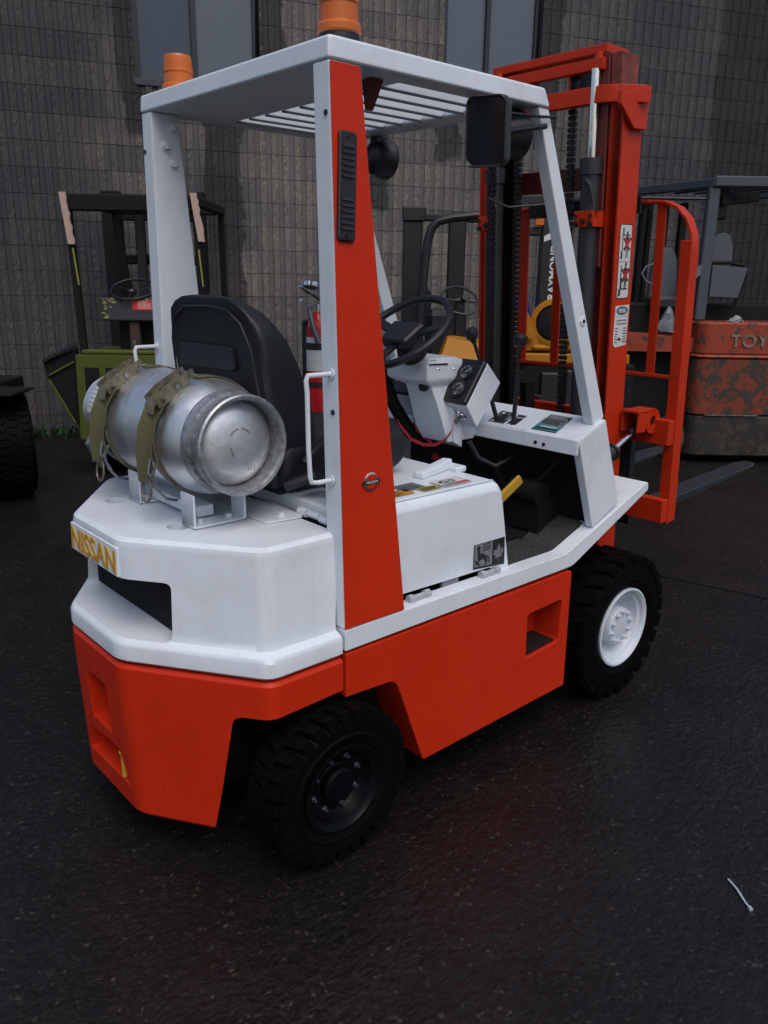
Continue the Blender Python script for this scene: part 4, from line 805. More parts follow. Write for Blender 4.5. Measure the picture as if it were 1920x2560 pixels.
bm = BM(); tube(bm, [mc-mn*0.035, mc-mn*0.07, (0.24, -0.485, 1.95), (0.345, -0.475, 1.97)], 0.008, 8); obj('mirror_arm', bm, PLASTIC, mi)
bm = BM(); prism(bm, [(-0.24, 1.86), (-0.22, 1.86), (-0.20, 2.02), (-0.26, 2.02)], 'y', -0.32, -0.30); bm.free()
bm = BM(); hexa(bm, [(-0.215, -0.362, 1.955), (-0.195, -0.362, 1.955), (-0.195, -0.350, 1.955), (-0.215, -0.350, 1.955), (-0.235, -0.395, 2.0195), (-0.19, -0.395, 2.0195), (-0.19, -0.36, 2.0195), (-0.235, -0.36, 2.0195)]); obj('hanging_red_bracket', bm, simple('brown_red_lens', (0.10, 0.02, 0.012), 0.4), og, 0.003)
# beacons
def beacon(c, r, h, basez, lab):
    b_ = part('beacon', FL); b_['label'] = lab
    bm = BM(); lathe(bm, [(r*0.98, 0), (r*1.02, 0.004), (r*0.98, basez)], c, 'z', 28); obj('beacon_base', bm, PLASTIC, b_)
    c2 = Vector(c)+Vector((0, 0, basez)); bm = BM()
    lathe(bm, [(r*1.0, 0), (r*1.10, 0.004), (r*1.10, 0.017), (r*1.03, 0.022), (r*0.96, 0.024), (r*0.93, h*0.50), (r*0.985, h*0.53), (r*0.985, h*0.57), (r*0.93, h*0.60), (r*0.91, h*0.90), (r*0.84, h*0.975), (r*0.6, h)], c2, 'z', 32); obj('beacon_lens', bm, AMBER, b_)
beacon((-0.325, -0.388, 2.071), 0.0475, 0.12, 0.022, 'amber beacon at the right rear corner of the roof, cut off by the picture top')
beacon((-0.325, 0.380, 2.071), 0.0455, 0.102, 0.006, 'amber beacon at the left rear corner of the roof')
bm = BM(); tube(bm, [(-0.20, 0.30, 2.071), (-0.19, 0.28, 2.10), (-0.18, 0.24, 2.105), (-0.17, 0.20, 2.09), (-0.17, 0.18, 2.071)], 0.004, 8); tube(bm, [(-0.22, 0.27, 2.071), (-0.21, 0.25, 2.088), (-0.19, 0.2, 2.09), (-0.18, 0.12, 2.071)], 0.004, 8); obj('beacon_wire', bm, PLASTIC, FL)

# ---- wheels
def wedge(bm, cx, cz_, a0, a1, r0, r1, y0, y1, skew=0.0, ins=0.12, mi=0):
    P = []
    da = (a1-a0)*ins
    for rad, d_ in ((r0, 0), (r1, da)):
        for (a, y) in ((a0+d_, y0), (a1-d_, y0), (a1-d_+skew, y1), (a0+d_+skew, y1)): P.append((cx+rad*cos(a), y, cz_+rad*sin(a)))
    hexa(bm, P, mi)
def wheel(cx, cz_, yo, width, Rt, Rr, nl, rimmat, sgn, kind):
    w = part('wheel', FL); w['label'] = ('front ' if kind == 'f' else 'rear ')+('wheel with white rim' if kind == 'f' else 'wheel with black rim')
    yo_, yi = sgn*yo, sgn*(yo-width); s = -sgn   # towards the truck
    bm = BM(); H_ = Rt-Rr
    prof = [(Rr, 0.012), (Rr+0.012, 0.002), (Rr+0.30*H_, -0.003), (Rr+0.36*H_, 0.001), (Rr+0.62*H_, -0.001), (Rr+0.68*H_, 0.003), (Rt-0.030, 0.008), (Rt-0.020, 0.020), (Rt-0.016, width*0.5), (Rt-0.020, width-0.020), (Rt-0.034, width-0.006), (Rr+0.5*H_, width), (Rr, width-0.012)]
    lathe(bm, [(a, s*b) for a, b in prof], (cx, yo_, cz_), 'y', 64, closed=True)
    pit = 2*pi/nl
    for i in range(nl):
        for side in (0, 1):
            a = pit*(i+0.5*side)
            if side == 0: y0, y1 = yo_+s*0.004, yo_+s*width*0.56
            else: y0, y1 = yo_+s*(width-0.004), yo_+s*width*0.44
            fw_ = 0.76 if kind == 'f' else 0.80
            wedge(bm, cx, cz_, a, a+pit*fw_, Rt-0.024, Rt-(0.0 if side else 0.002), y0, y1, skew=pit*0.35, ins=0.10)
        a = pit*i
        wedge(bm, cx, cz_, a, a+pit*(0.66 if kind == 'f' else 0.74), Rt-0.040, Rt-0.014, yo_+s*0.012, yo_-s*0.001 if kind == 'f' else yo_-s*0.003, ins=0.05)
    obj('tyre', bm, RUBBER, w)
    bm = BM()
    if kind == 'f':
        lathe(bm, [(Rr+0.002, s*0.018), (Rr+0.004, -s*0.001), (Rr-0.003, -s*0.003), (Rr-0.012, s*0.004), (Rr-0.016, s*0.016), (Rr-0.028, s*0.022), (Rr-0.040, s*0.050), (Rr-0.060, s*0.070), (0.08, s*0.078), (0.078, s*0.078), (0.0, s*0.08)], (cx, yo_, cz_), 'y', 48, cap=False); obj('rim', bm, rimmat, w)
        bm = BM(); lathe(bm, [(0.077, s*0.078), (0.074, s*0.022), (0.070, s*0.016), (0.052, s*0.015), (0.048, s*0.013), (0.0, s*0.012)], (cx, yo_, cz_), 'y', 36, cap=False); obj('hub', bm, rimmat, w)
        n, rb, yb = 10, 0.060, yo_+s*0.012
    else:
        lathe(bm, [(Rr+0.002, s*0.014), (Rr+0.004, -s*0.002), (Rr-0.004, -s*0.003), (Rr-0.010, s*0.006), (Rr-0.022, s*0.012), (Rr-0.030, s*0.035), (Rr-0.040, s*0.045), (0.055, s*0.048), (0.050, s*0.045), (0.050, s*0.022), (0.042, s*0.016), (0.0, s*0.015)], (cx, yo_, cz_), 'y', 48, cap=False); obj('rim', bm, rimmat, w)
        n, rb, yb = 8, 0.078, yo_+s*0.044
    first = None
    for i in range(n):
        a = 2*pi*(i+0.35)/n; P = (cx+rb*cos(a), yb, cz_+rb*sin(a))
        if first is None:
            bm = BM(); cyl(bm, P, 'y', 0.0085, 0.008, 6); cyl(bm, (P[0], P[1]-s*0.008, P[2]), 'y', 0.0045, 0.012, 10); first = obj('lug_nut', bm, rimmat if kind == 'f' else STEEL, w, loc=None); P0 = P
        else: copy_obj(first, w, (P[0]-P0[0], 0, P[2]-P0[2]))
    if kind == 'f':
        bm = BM(); 
        for i in range(6): a = 2*pi*i/6+0.4; cyl(bm, (cx+0.098*cos(a), yo_+s*0.074, cz_+0.098*sin(a)), 'y', 0.008, 0.006, 6)
        obj('rim_bolts', bm, rimmat, w)
for sgn in (-1, 1):
    wheel(0.940, 0.285, 0.534, 0.165, 0.285, 0.152, 24, RIMWHITE, sgn, 'f')
    wheel(-0.452, 0.229, 0.567, 0.135, 0.229, 0.126, 30, RIMBLACK, sgn, 'r')

# ---- mast
mast = part('mast', FL); Y0 = 0.018
def MX(X, z): return X-0.055*(z-0.4)
def mbox(bm, X0, X1, y0, y1, z0, z1, mi=0):
    hexa(bm, [(MX(X0, z0), y0, z0), (MX(X1, z0), y0, z0), (MX(X1, z0), y1, z0), (MX(X0, z0), y1, z0), (MX(X0, z1), y0, z1), (MX(X1, z1), y0, z1), (MX(X1, z1), y1, z1), (MX(X0, z1), y1, z1)], mi)
for sgn in (-1, 1):
    yo = lambda v: Y0+sgn*v
    bm = BM()  # outer channel: web outside, two flanges
    mbox(bm, 1.07, 1.19, *sorted((yo(0.3275), yo(0.313))), 0.10, 2.176); mbox(bm, 1.07, 1.088, *sorted((yo(0.313), yo(0.272))), 0.10, 2.176); mbox(bm, 1.172, 1.19, *sorted((yo(0.313), yo(0.272))), 0.10, 2.176)
    obj('outer_rail', bm, REDM, mast, 0.004, 2)
    bm = BM(); mbox(bm, 1.094, 1.168, *sorted((yo(0.268), yo(0.256))), 0.16, 2.30); mbox(bm, 1.060, 1.074, *sorted((yo(0.268), yo(0.215))), 1.6, 2.30); mbox(bm, 1.094, 1.108, *sorted((yo(0.256), yo(0.205))), 0.16, 2.0); mbox(bm, 1.155, 1.168, *sorted((yo(0.256), yo(0.205))), 0.16, 2.30)
    obj('inner_rail', bm, REDD, mast, 0.003, 1)
    bm = BM(); mbox(bm, 1.065, 1.168, *sorted((yo(0.312), yo(0.270))), 2.178, 2.295); obj('inner_rail_head', bm, simple('scraped_rail_head', (0.16, 0.03, 0.02), 0.55, bump=0.6, var=0.8, bscale=12), mast, 0.003)
    bm = BM(); yc_ = yo(0.224)
    tube(bm, [(MX(1.045, z), yc_, z) for z in (0.15, 1.925)], 0.034, 20); cp_ = obj('lift_cylinder', bm, CYL, mast)
    bm = BM(); tube(bm, [(MX(1.045, z), yc_, z) for z in (1.915, 1.969)], 0.0405, 20); tube(bm, [(MX(1.045, 1.90)-0.03, yc_-sgn*0.0, 1.90), (MX(1.045, 1.9)-0.045, yc_-0.035, 1.87), (MX(1.045, 1.8)-0.04, yc_-0.045, 1.81)], 0.008, 8); obj('cylinder_gland', bm, CYL, mast)
    bm = BM(); tube(bm, [(MX(1.045, z), yc_, z) for z in (1.965, 2.25)], 0.0165, 18); obj('piston_rod', bm, CHROME, mast)
    bm = BM(); mbox(bm, 1.045-0.045, 1.045-0.036, *sorted((yo(0.19), yo(0.272))), 1.737, 1.792); mbox(bm, 1.045-0.036, 1.07, *sorted((yo(0.262), yo(0.272))), 1.737, 1.792); br_ = obj('cylinder_bracket', bm, REDM, mast, 0.003)
    for dy, dz in ((0.20, 1.775), (0.262, 1.775), (0.20, 1.747), (0.23, 1.757), (0.262, 1.747)): bm = BM(); cyl(bm, (MX(1.0, dz)-0.004, yo(dy), dz), 'x', 0.006 if dz > 1.77 else 0.010, 0.010 if dz < 1.77 else 0.006, 8); obj('bracket_bolt', bm, BLACKP, mast)
    # corner plates
    bm = BM(); e0, e1 = sorted((yo(0.330), yo(0.348))); prism(bm, [(0.925, 2.165), (1.094, 2.17), (1.094, 2.062), (1.018, 2.058), (0.925, 2.125)], 'y', e0, e1); obj('corner_plate', bm, REDM, mast, 0.004)
# top crosspieces
bm = BM(); z0, z1 = 2.140, 2.196
def cross(z0, z1, x, pts, th=0.03):
    inner = pts; loft(bm, [[(x_, y_, z0), (x_+th, y_+0, z0), (x_+th, y_, z1), (x_, y_, z1)] for x_, y_ in inner])
cross(z0, z1, 0, [(1.04, 0.385), (0.965, 0.325), (0.935, 0.27), (0.928, 0.0), (0.935, -0.24), (0.965, -0.29), (1.04, -0.348)], 0.035); obj('mast_crosspiece', bm, REDM, mast, 0.004)
bm = BM(); hexa(bm, [(0.955, -0.235, 2.300), (1.09, -0.235, 2.300), (1.09, 0.275, 2.300), (0.955, 0.275, 2.300), (0.955, -0.235, 2.328), (1.09, -0.235, 2.328), (1.09, 0.275, 2.328), (0.955, 0.275, 2.328)]); obj('inner_top_plate', bm, REDM, mast, 0.003)
bm = BM(); box(bm, 0.935, 0.965, -0.235, 0.27, 2.245, 2.283); obj('inner_crossbar', bm, REDM, mast, 0.004)
for yy in (-0.206, 0.242):
    bm = BM(); cyl(bm, (0.955, yy, 2.292), 'z', 0.016, 0.022, 16); obj('rod_end', bm, REDM, mast)
for yy in (-0.115, 0.15):
    bm = BM(); lathe(bm, [(0.030, -0.02), (0.048, -0.02), (0.050, -0.014), (0.040, -0.010), (0.040, 0.010), (0.050, 0.014), (0.048, 0.02), (0.030, 0.02)], (1.00, yy, 2.215), 'y', 28); obj('chain_sheave', bm, BLACKP, mast)
    bm = BM(); prism(bm, [(0.96, 2.18), (1.0, 2.18), (1.0, 2.25), (0.96, 2.25)], 'y', yy+0.024, yy+0.034); obj('sheave_hanger', bm, REDM, mast)
for zc_, X in ((0.30, 1.17), (1.92, 1.17)):
    bm = BM(); mbox(bm, X, X+0.02, -0.24, 0.27, zc_-0.04, zc_+0.04); obj('inner_tie', bm, REDD, mast, 0.003)
# chains
def chain(X, y, z0, z1, w=0.030):
    bm = BM(); p = 0.020; n = int((z1-z0)/p)
    for i in range(n):
        z = z0+i*p; x = MX(X, z)
        ww = w if i % 2 else w*0.72
        hexa(bm, [(x-0.008, y-ww/2, z), (x+0.008, y-ww/2, z), (x+0.008, y+ww/2, z), (x-0.008, y+ww/2, z), (x-0.009, y-ww/2, z+p*0.82), (x+0.007, y-ww/2, z+p*0.82), (x+0.007, y+ww/2, z+p*0.82), (x-0.009, y+ww/2, z+p*0.82)])
        for s in (-1, 1): cyl(bm, (x-0.002, y+s*w*0.42, z+p*0.41), 'y', 0.0075, 0.007, 8)
    obj('lift_chain', bm, CHAIN, mast)
CHAIN = simple('greased_chain', (0.022, 0.021, 0.022), 0.4, metal=0.6, bump=0.4)
chain(0.998, 0.214, 0.9, 2.12); chain(1.065, 0.142, 0.75, 2.18); chain(1.10, -0.078, 0.75, 2.20)
bm = BM(); tube(bm, [(MX(1.09, z), 0.215+0.003*sin(z*40), z) for z in [0.8+0.05*i for i in range(27)]], 0.011, 8); tube(bm, [(MX(1.09, z), 0.192, z) for z in [0.8+0.05*i for i in range(27)]], 0.010, 8); obj('mast_hose', bm, RUBBER, mast)
# warning sign and paper sticker on the outer rail
yo_ = Y0-0.3278
wx = Vector((1, 0, 0)); wup = Vector((-0.055, 0, 1)).normalized()
D = Dec((1.030, yo_-0.0003, 1.490), (1, 0, 0.03), tuple(wup), [PRINTK, PRINTW, PRINTR]); D.rect(0, 0, 0.078, 0.260, 0, 0.010); D.rect(0.003, 0.003, 0.075, 0.257, 1, 0.009); D.rect(0.003, 0.1285, 0.075, 0.1305, 0)
def man(ox, oy, top):
    D.ell(ox+0.050, oy+0.098, 0.0055, 0.0075, 0); D.poly([(ox+0.040, oy+0.088), (ox+0.060, oy+0.088), (ox+0.058, oy+0.05), (ox+0.042, oy+0.05)], 0)
    D.line((ox+0.028, oy+0.082), (ox+0.068, oy+0.040), 0.011, 0); D.line((ox+0.072, oy+0.082), (ox+0.030, oy+0.040), 0.011, 0)
    D.line((ox+0.034, oy+0.078), (ox+0.064, oy+0.046), 0.006, 2); D.line((ox+0.066, oy+0.078), (ox+0.036, oy+0.046), 0.006, 2); D.ell(ox+0.050, oy+0.062, 0.009, 0.015, 2)
    D.line((ox+0.046, oy+0.05), (ox+0.046, oy+0.014), 0.004, 0); D.line((ox+0.054, oy+0.05), (ox+0.054, oy+0.014), 0.004, 0)
man(0, 0.130, 1); D.line((0.020, 0.143), (0.020, 0.248), 0.004, 0); D.line((0.026, 0.22), (0.026, 0.248), 0.003, 0); D.line((0.024, 0.222), (0.066, 0.222), 0.0035, 0); D.poly([(0.008, 0.14), (0.020, 0.143), (0.020, 0.162), (0.010, 0.168), (0.013, 0.154)], 0)
man(0, 0.022, 0); D.line((0.020, 0.012), (0.020, 0.118), 0.004, 0); D.line((0.026, 0.034), (0.026, 0.075), 0.003, 0); D.line((0.022, 0.035), (0.066, 0.035), 0.0035, 0); D.poly([(0.006, 0.010), (0.018, 0.012), (0.018, 0.032), (0.008, 0.036), (0.012, 0.024)], 0)
D.done('warning_sign', mast, 'white pictogram sign, two panels with crossed-out figures')
D = Dec((1.040, yo_-0.0003, 1.318), (1, 0, 0.02), tuple(wup), [PRINTW, PRINTB, PRINTK, PRINTG]); D.poly([(0, 0.004), (0.012, -0.004), (0.083, 0.002), (0.085, 0.06), (0.089, 0.150), (0.0, 0.147), (-0.004, 0.03)], 0); D.ell(0.045, 0.129, 0.038, 0.016, 1); D.ell(0.045, 0.129, 0.033, 0.0125, 3); D.ell(0.045, 0.129, 0.030, 0.0115, 1); D.text('RYDER', 0.018, 0.045, 0.123, 0, 'CENTER', 0.0008, 0.8)
D.rect(0.004, 0.108, 0.083, 0.1088, 2); D.lines(0.012, 0.080, 0.100, 0.076, 2, 0.005, 3, 0.1); D.lines(0.006, 0.024, 0.07, 0.01, 6, 0.003, 2, 0.4); D.lines(0.058, 0.082, 0.07, 0.01, 6, 0.003, 2, 0.3); D.poly([(0.022, 0.022), (0.03, 0.032), (0.044, 0.028), (0.045, 0.018), (0.036, 0.022)], 2)
D.done('inspection_sticker', mast, 'torn white paper sticker with blue oval logo')
# carriage, backrest and forks
car = part('carriage', FL)
bm = BM(); mbox(bm, 1.285, 1.33, -0.455, 0.49, 0.615, 0.712); obj('fork_bar', bm, REDM, car, 0.004)
bm = BM(); mbox(bm, 1.285, 1.33, -0.455, 0.49, 0.935, 1.035); obj('fork_bar', bm, REDM, car, 0.004)
bm = BM(); mbox(bm, 1.22, 1.285, -0.20, -0.17, 0.60, 1.12); mbox(bm, 1.22, 1.285, 0.20, 0.23, 0.60, 1.12); mbox(bm, 1.25, 1.285, -0.17, 0.20, 0.64, 0.72); mbox(bm, 1.25, 1.285, -0.17, 0.20, 0.9, 1.0); obj('carriage_plate', bm, CHASSIS, car)
for ys_ in (-0.452, 0.487):
    s = 1 if ys_ > 0 else -1; yi = ys_-s*0.0
    bm = BM(); path = [(ys_, 0.61), (ys_, 1.0), (ys_, 1.66), (ys_-s*0.006, 1.72), (ys_-s*0.03, 1.775), (ys_-s*0.07, 1.815), (ys_-s*0.125, 1.838), (ys_-s*0.20, 1.842)]
    rings = []
    for i, (y, z) in enumerate(path):
        a = path[max(i-1, 0)]; b = path[min(i+1, len(path)-1)]; t = Vector((b[0]-a[0], b[1]-a[1])).normalized(); nrm_ = Vector((-t.y, t.x)); hw = 0.006
        rings.append([(MX(1.338, z), y-nrm_.x*hw, z-nrm_.y*hw), (MX(1.388, z), y-nrm_.x*hw, z-nrm_.y*hw), (MX(1.388, z), y+nrm_.x*hw, z+nrm_.y*hw), (MX(1.338, z), y+nrm_.x*hw, z+nrm_.y*hw)])
    loft(bm, rings)
    mbox(bm, 1.331, 1.338, *sorted((ys_+s*0.006, ys_-s*0.040)), 0.605, 1.70); ff = obj('backrest_side', bm, REDM, car, 0.002, 1)
    for hz in (1.016, 0.953, 0.709, 0.646):
        bm = BM(); cyl(bm, (MX(1.330, hz), ys_-s*0.014, hz), 'x', 0.0065, 0.004, 10); obj('bolt_hole', bm, PRINTK, ff)
bm = BM(); mbox(bm, 1.331, 1.381, -0.27, 0.30, 1.836, 1.848); obj('backrest_top', bm, REDM, car, 0.002)
bm = BM(); mbox(bm, 1.322, 1.334, -0.24, 0.29, 1.80, 1.862); obj('backrest_cross_plate', bm, BLACKP, car, 0.002)
bm = BM(); mbox(bm, 1.331, 1.345, -0.445, 0.48, 1.190, 1.204); obj('backrest_rail', bm, REDM, car, 0.002)
for y, w in ((0.335, 0.050), (0.152, 0.040), (-0.02, 0.036), (-0.17, 0.036), (-0.317, 0.036)):
    bm = BM(); mbox(bm, 1.346, 1.356, y-w/2, y+w/2, 1.19, 1.84); obj('backrest_bar', bm, REDM, car, 0.002)
sp_ = Vector((cos(R(3.6)), 0, sin(R(3.6))))
for yf in (-0.222, 0.262):
    bm = BM(); F = []
    zz = 0.555; x0 = 1.345
    prof2 = [(0.0, 0.50), (0.0, 0.03), (0.012, 0.0), (0.045, -0.012), (0.20, -0.012)]
    mbox(bm, 1.331, 1.366, yf-0.05, yf+0.05, 0.60, 1.05)
    P = lambda a, y, b: (1.338+a*sp_.x-b*sp_.z, y, zz+a*sp_.z+b*sp_.x)
    rings = []
    for a, hw, t0, t1 in ((0.0, 0.05, 0.0, 0.06), (0.03, 0.05, -0.006, 0.040), (0.5, 0.05, -0.002, 0.034), (1.0, 0.05, 0.006, 0.026), (1.14, 0.048, 0.012, 0.022), (1.19, 0.036, 0.014, 0.021), (1.215, 0.018, 0.015, 0.020)):
        rings.append([P(a, yf-hw, t0), P(a, yf+hw, t0), P(a, yf+hw, t1), P(a, yf-hw, t1)])
    loft(bm, rings); obj('fork', bm, FORK, car, 0.003, 1)
# tilt cylinder and mounting ear (both sides)
for sgn in (-1, 1):
    yy = Y0+sgn*0.378
    A, B_ = Vector((0.80, yy, 0.83)), Vector((1.235, yy, 1.03)); dv = (B_-A).normalized()
    bm = BM(); tube(bm, [A, A+dv*0.235], 0.030, 16); tube(bm, [A+dv*0.235, A+dv*0.245], 0.036, 16); obj('tilt_cylinder', bm, BLACKP, mast)
    bm = BM(); tube(bm, [A+dv*0.245, A+dv*0.37], 0.0115, 14); obj('tilt_rod', bm, CHROME, mast)
    bm = BM(); tube(bm, [A+dv*0.37, A+dv*0.40, B_], [0.017, 0.021, 0.024], 14); cyl(bm, B_, 'y', 0.028, 0.05); obj('tilt_rod_eye', bm, BLACKP, mast)
    bm = BM()
    for e in (0.030, -0.038): lathe(bm, [(0.050, -0.005), (0.050, 0.005), (0.020, 0.005), (0.020, -0.005)], (1.235, yy+sgn*e, 1.028), 'y', 24, closed=True)
    hexa(bm, [(1.12, yy-0.035, 1.068), (1.245, yy-0.035, 1.068), (1.245, yy+0.035, 1.068), (1.12, yy+0.035, 1.068), (1.12, yy-0.035, 1.078), (1.245, yy-0.035, 1.078), (1.245, yy+0.035, 1.078), (1.12, yy+0.035, 1.078)])
    bar(bm, (1.13, yy+sgn*0.030, 1.030), (1.19, yy+sgn*0.030, 1.028), 0.008, 0.075); bar(bm, (1.13, yy-sgn*0.038, 1.030), (1.19, yy-sgn*0.038, 1.028), 0.008, 0.075); obj('mounting_ear', bm, REDM, mast, 0.002)

# ================================================================== GAS CYLINDER
TX, TZ = -0.566, 1.144
GT = thing('gas_cylinder', 'dented aluminium gas cylinder strapped on its side above the white counterweight', 'gas cylinder', (TX, 0.05, 0.989))
def L2(profile, name, m, n=48, rep=None): bm = BM(); lathe(bm, profile, (TX, 0, TZ), 'y', n, closed=(name != 'shell')); return obj(name, bm, m, GT)
L2([(0.0, -0.287), (0.045, -0.285), (0.080, -0.278), (0.104, -0.264), (0.116, -0.245), (0.128, -0.222), (0.142, -0.200), (0.151, -0.172), (0.155, -0.140), (0.155, 0.052), (0.1572, 0.056), (0.1572, 0.064), (0.155, 0.068), (0.155, 0.270), (0.152, 0.300), (0.143, 0.332), (0.126, 0.362), (0.100, 0.385), (0.06, 0.397), (0.0, 0.400)], 'shell', ALU, 64)
L2([(0.120, -0.232), (0.134, -0.220), (0.137, -0.232), (0.133, -0.244), (0.131, -0.252), (0.124, -0.252)], 'weld_band', ALUW)
L2([(0.124, -0.240), (0.1255, -0.285), (0.130, -0.292), (0.1305, -0.302), (0.126, -0.306), (0.118, -0.304), (0.115, -0.296), (0.114, -0.262), (0.112, -0.240)], 'foot_ring', ALUW)
bm = BM(); prof_ = [(0.100, 0.375), (0.105, 0.45), (0.108, 0.455), (0.104, 0.458), (0.100, 0.45), (0.095, 0.38)]
lathe(bm, prof_, (TX, 0, TZ), 'y', 36, closed=True); obj('valve_collar', bm, ALU, GT)
bm = BM(); cyl(bm, (TX, 0.42, TZ), 'y', 0.02, 0.08); cyl(bm, (TX-0.03, 0.435, TZ-0.02), 'x', 0.014, 0.08); tube(bm, [(TX-0.06, 0.44, TZ-0.03), (TX-0.11, 0.43, TZ-0.10), (TX-0.08, 0.40, TZ-0.17)], 0.012, 8); obj('valve', bm, STEEL, GT)
def patch(y0, y1, a0, a1, r, m, name, rf=None, label=None):
    bm = BM(); n, k = 8, 4; V_ = []
    for i in range(n+1):
        for j in range(k+1):
            a = R(a0+(a1-a0)*i/n); y = y0+(y1-y0)*j/k; q = (rf(y) if rf else r); V_.append((TX-q*cos(a), y, TZ+q*sin(a)))
    faces(bm, V_, [(i*(k+1)+j, i*(k+1)+j+1, (i+1)*(k+1)+j+1, (i+1)*(k+1)+j) for i in range(n) for j in range(k)]); return obj(name, bm, m, GT, label=label)
def rdome(y):
    P_ = [(0.1555, 0.27), (0.1525, 0.300), (0.1436, 0.332), (0.1267, 0.362), (0.10, 0.385)]
    for (r1, y1), (r2, y2) in zip(P_, P_[1:]):
        if y <= y2: return r1+(r2-r1)*max(0, (y-y1))/(y2-y1)+0.0016
    return 0.1
patch(0.255, 0.335, 8, 62, 0.1565, PRINTW, 'label', rdome, 'white printed data label')
for i in range(9): patch(0.266, 0.318, 14+i*5, 14.8+i*5, 0.157, PRINTG, 'label_print', lambda y: rdome(y)+0.0006)
patch(0.30, 0.345, -14, 0, 0.157, simple('faded_red_print', (0.45, 0.10, 0.09), 0.6), 'hazard_label', rdome, 'faded red hazard diamond')
patch(0.225, 0.262, -5, -2, 0.1567, PRINTW, 'tape'); 
for y in (-0.118, 0.178):
    st = part('strap', GT); rs = 0.1585
    arc = lambda a0, a1, r, n=20: [(TX-r*cos(R(a0+(a1-a0)*i/n)), y, TZ+r*sin(R(a0+(a1-a0)*i/n))) for i in range(n+1)]
    bm = BM(); ribbon(bm, arc(80, 175, rs)+[(TX+0.165, y, 1.10), (TX+0.150, y, 1.02)], (0, 0.042, 0), 0.003); obj('webbing', bm, OLIVE, st)
    bm = BM(); ribbon(bm, arc(35, -75, rs+0.001), (0, 0.020, 0), 0.008); obj('metal_band', bm, OLIVED, st)
    # webbing tail hanging from the buckle
    bm = BM(); ribbon(bm, [(TX-0.118, y, TZ+0.128), (TX-0.150, y+0.0, TZ+0.09), (TX-0.172, y+0.004, TZ+0.04), (TX-0.179, y+0.010, TZ-0.03), (TX-0.176, y+0.014, TZ-0.075), (TX-0.174, y+0.016, TZ-0.105)], (-0.028, 0.034, 0), 0.003); obj('webbing_tail', bm, OLIVE, st)
    bm = BM(); ribbon(bm, [(TX-0.128, y-0.035, TZ+0.112), (TX-0.160, y-0.030, TZ+0.06), (TX-0.174, y-0.022, TZ-0.01), (TX-0.170, y-0.02, TZ-0.07)], (0.010, 0.022, 0), 0.003); obj('webbing_fold', bm, OLIVE, st)
    c0 = Vector((TX-0.175, y+0.016, TZ-0.130)); bm = BM(); tube(bm, [c0+Vector((0.004*sin(2*pi*k/24), 0.024*cos(2*pi*k/24), 0.030*sin(2*pi*k/24))) for k in range(24)], 0.0032, 8, closed=True); obj('d_ring', bm, OLIVED, st)
    # lever buckle: two cheek plates with pins and a curved handle
    a, b = Vector((TX-0.148, y, TZ+0.098)), Vector((TX-0.036, y, TZ+0.180)); t = (b-a).normalized(); nn_ = Vector((-t.z, 0, t.x))
    for e in (-0.026, 0.026):
        bm = BM(); P = []
        sh = [(-0.004, -0.008), (0.03, -0.014), (0.085, -0.012), (0.126, -0.006), (0.130, 0.010), (0.100, 0.016), (0.045, 0.024), (0.0, 0.020)]
        loft(bm, [[tuple(a+t*u_+nn_*v_+Vector((0, e-0.0015, 0))) for u_, v_ in sh], [tuple(a+t*u_+nn_*v_+Vector((0, e+0.0015, 0))) for u_, v_ in sh]]); obj('buckle_cheek', bm, OLIVED, st)
    bm = BM(); 
    for u_, v_, r_ in ((0.018, 0.003, 0.004), (0.068, 0.003, 0.007), (0.116, 0.001, 0.004)): cyl(bm, a+t*u_+nn_*v_, 'y', r_, 0.064, 12)
    obj('buckle_pins', bm, STEEL, st)['kind'] = 'stuff'
    bm = BM(); ribbon(bm, [a+t*(-0.026)-nn_*0.010, a+t*(-0.010)+nn_*0.004, a+t*0.01+nn_*0.012], (0, 0.050, 0), 0.003); ribbon(bm, [a+t*0.02-nn_*0.002, a+t*0.05+nn_*0.004, a+t*0.09+nn_*0.003], (0, 0.042, 0), 0.006); obj('buckle_handle', bm, OLIVED, st)
    bm = BM(); tube(bm, [(TX-0.165, y-0.03, TZ-0.05), (TX-0.178, y-0.028, TZ-0.08), (TX-0.165, y-0.02, TZ-0.12), (TX-0.14, y-0.02, TZ-0.15), (TX-0.10, y, TZ-0.165)], 0.004, 8); tube(bm, [(TX-0.172, y-0.01, TZ-0.04), (TX-0.183, y-0.015, TZ-0.075), (TX-0.160, y-0.03, TZ-0.125)], 0.0035, 8); obj('tension_spring_hook', bm, STEEL, st)
D = Dec((TX, -0.2872, TZ), (-1, 0, 0), (0, 0, 1), [simple('scratched_mark', (0.16, 0.15, 0.14), 0.6)])
D.text('101', 0.018, -0.03, -0.07, 0, 'CENTER', 0.0, 1.0)
for i in range(9):
    a = 0.3+i*0.28; D.line((0.028*cos(a), 0.02+0.022*sin(a)), (0.028*cos(a+0.28), 0.02+0.022*sin(a+0.28)), 0.0022, 0) if i != 4 else None
D.line((0.02, -0.03), (0.03, -0.004), 0.002, 0); D.done('scratch_marks', GT)

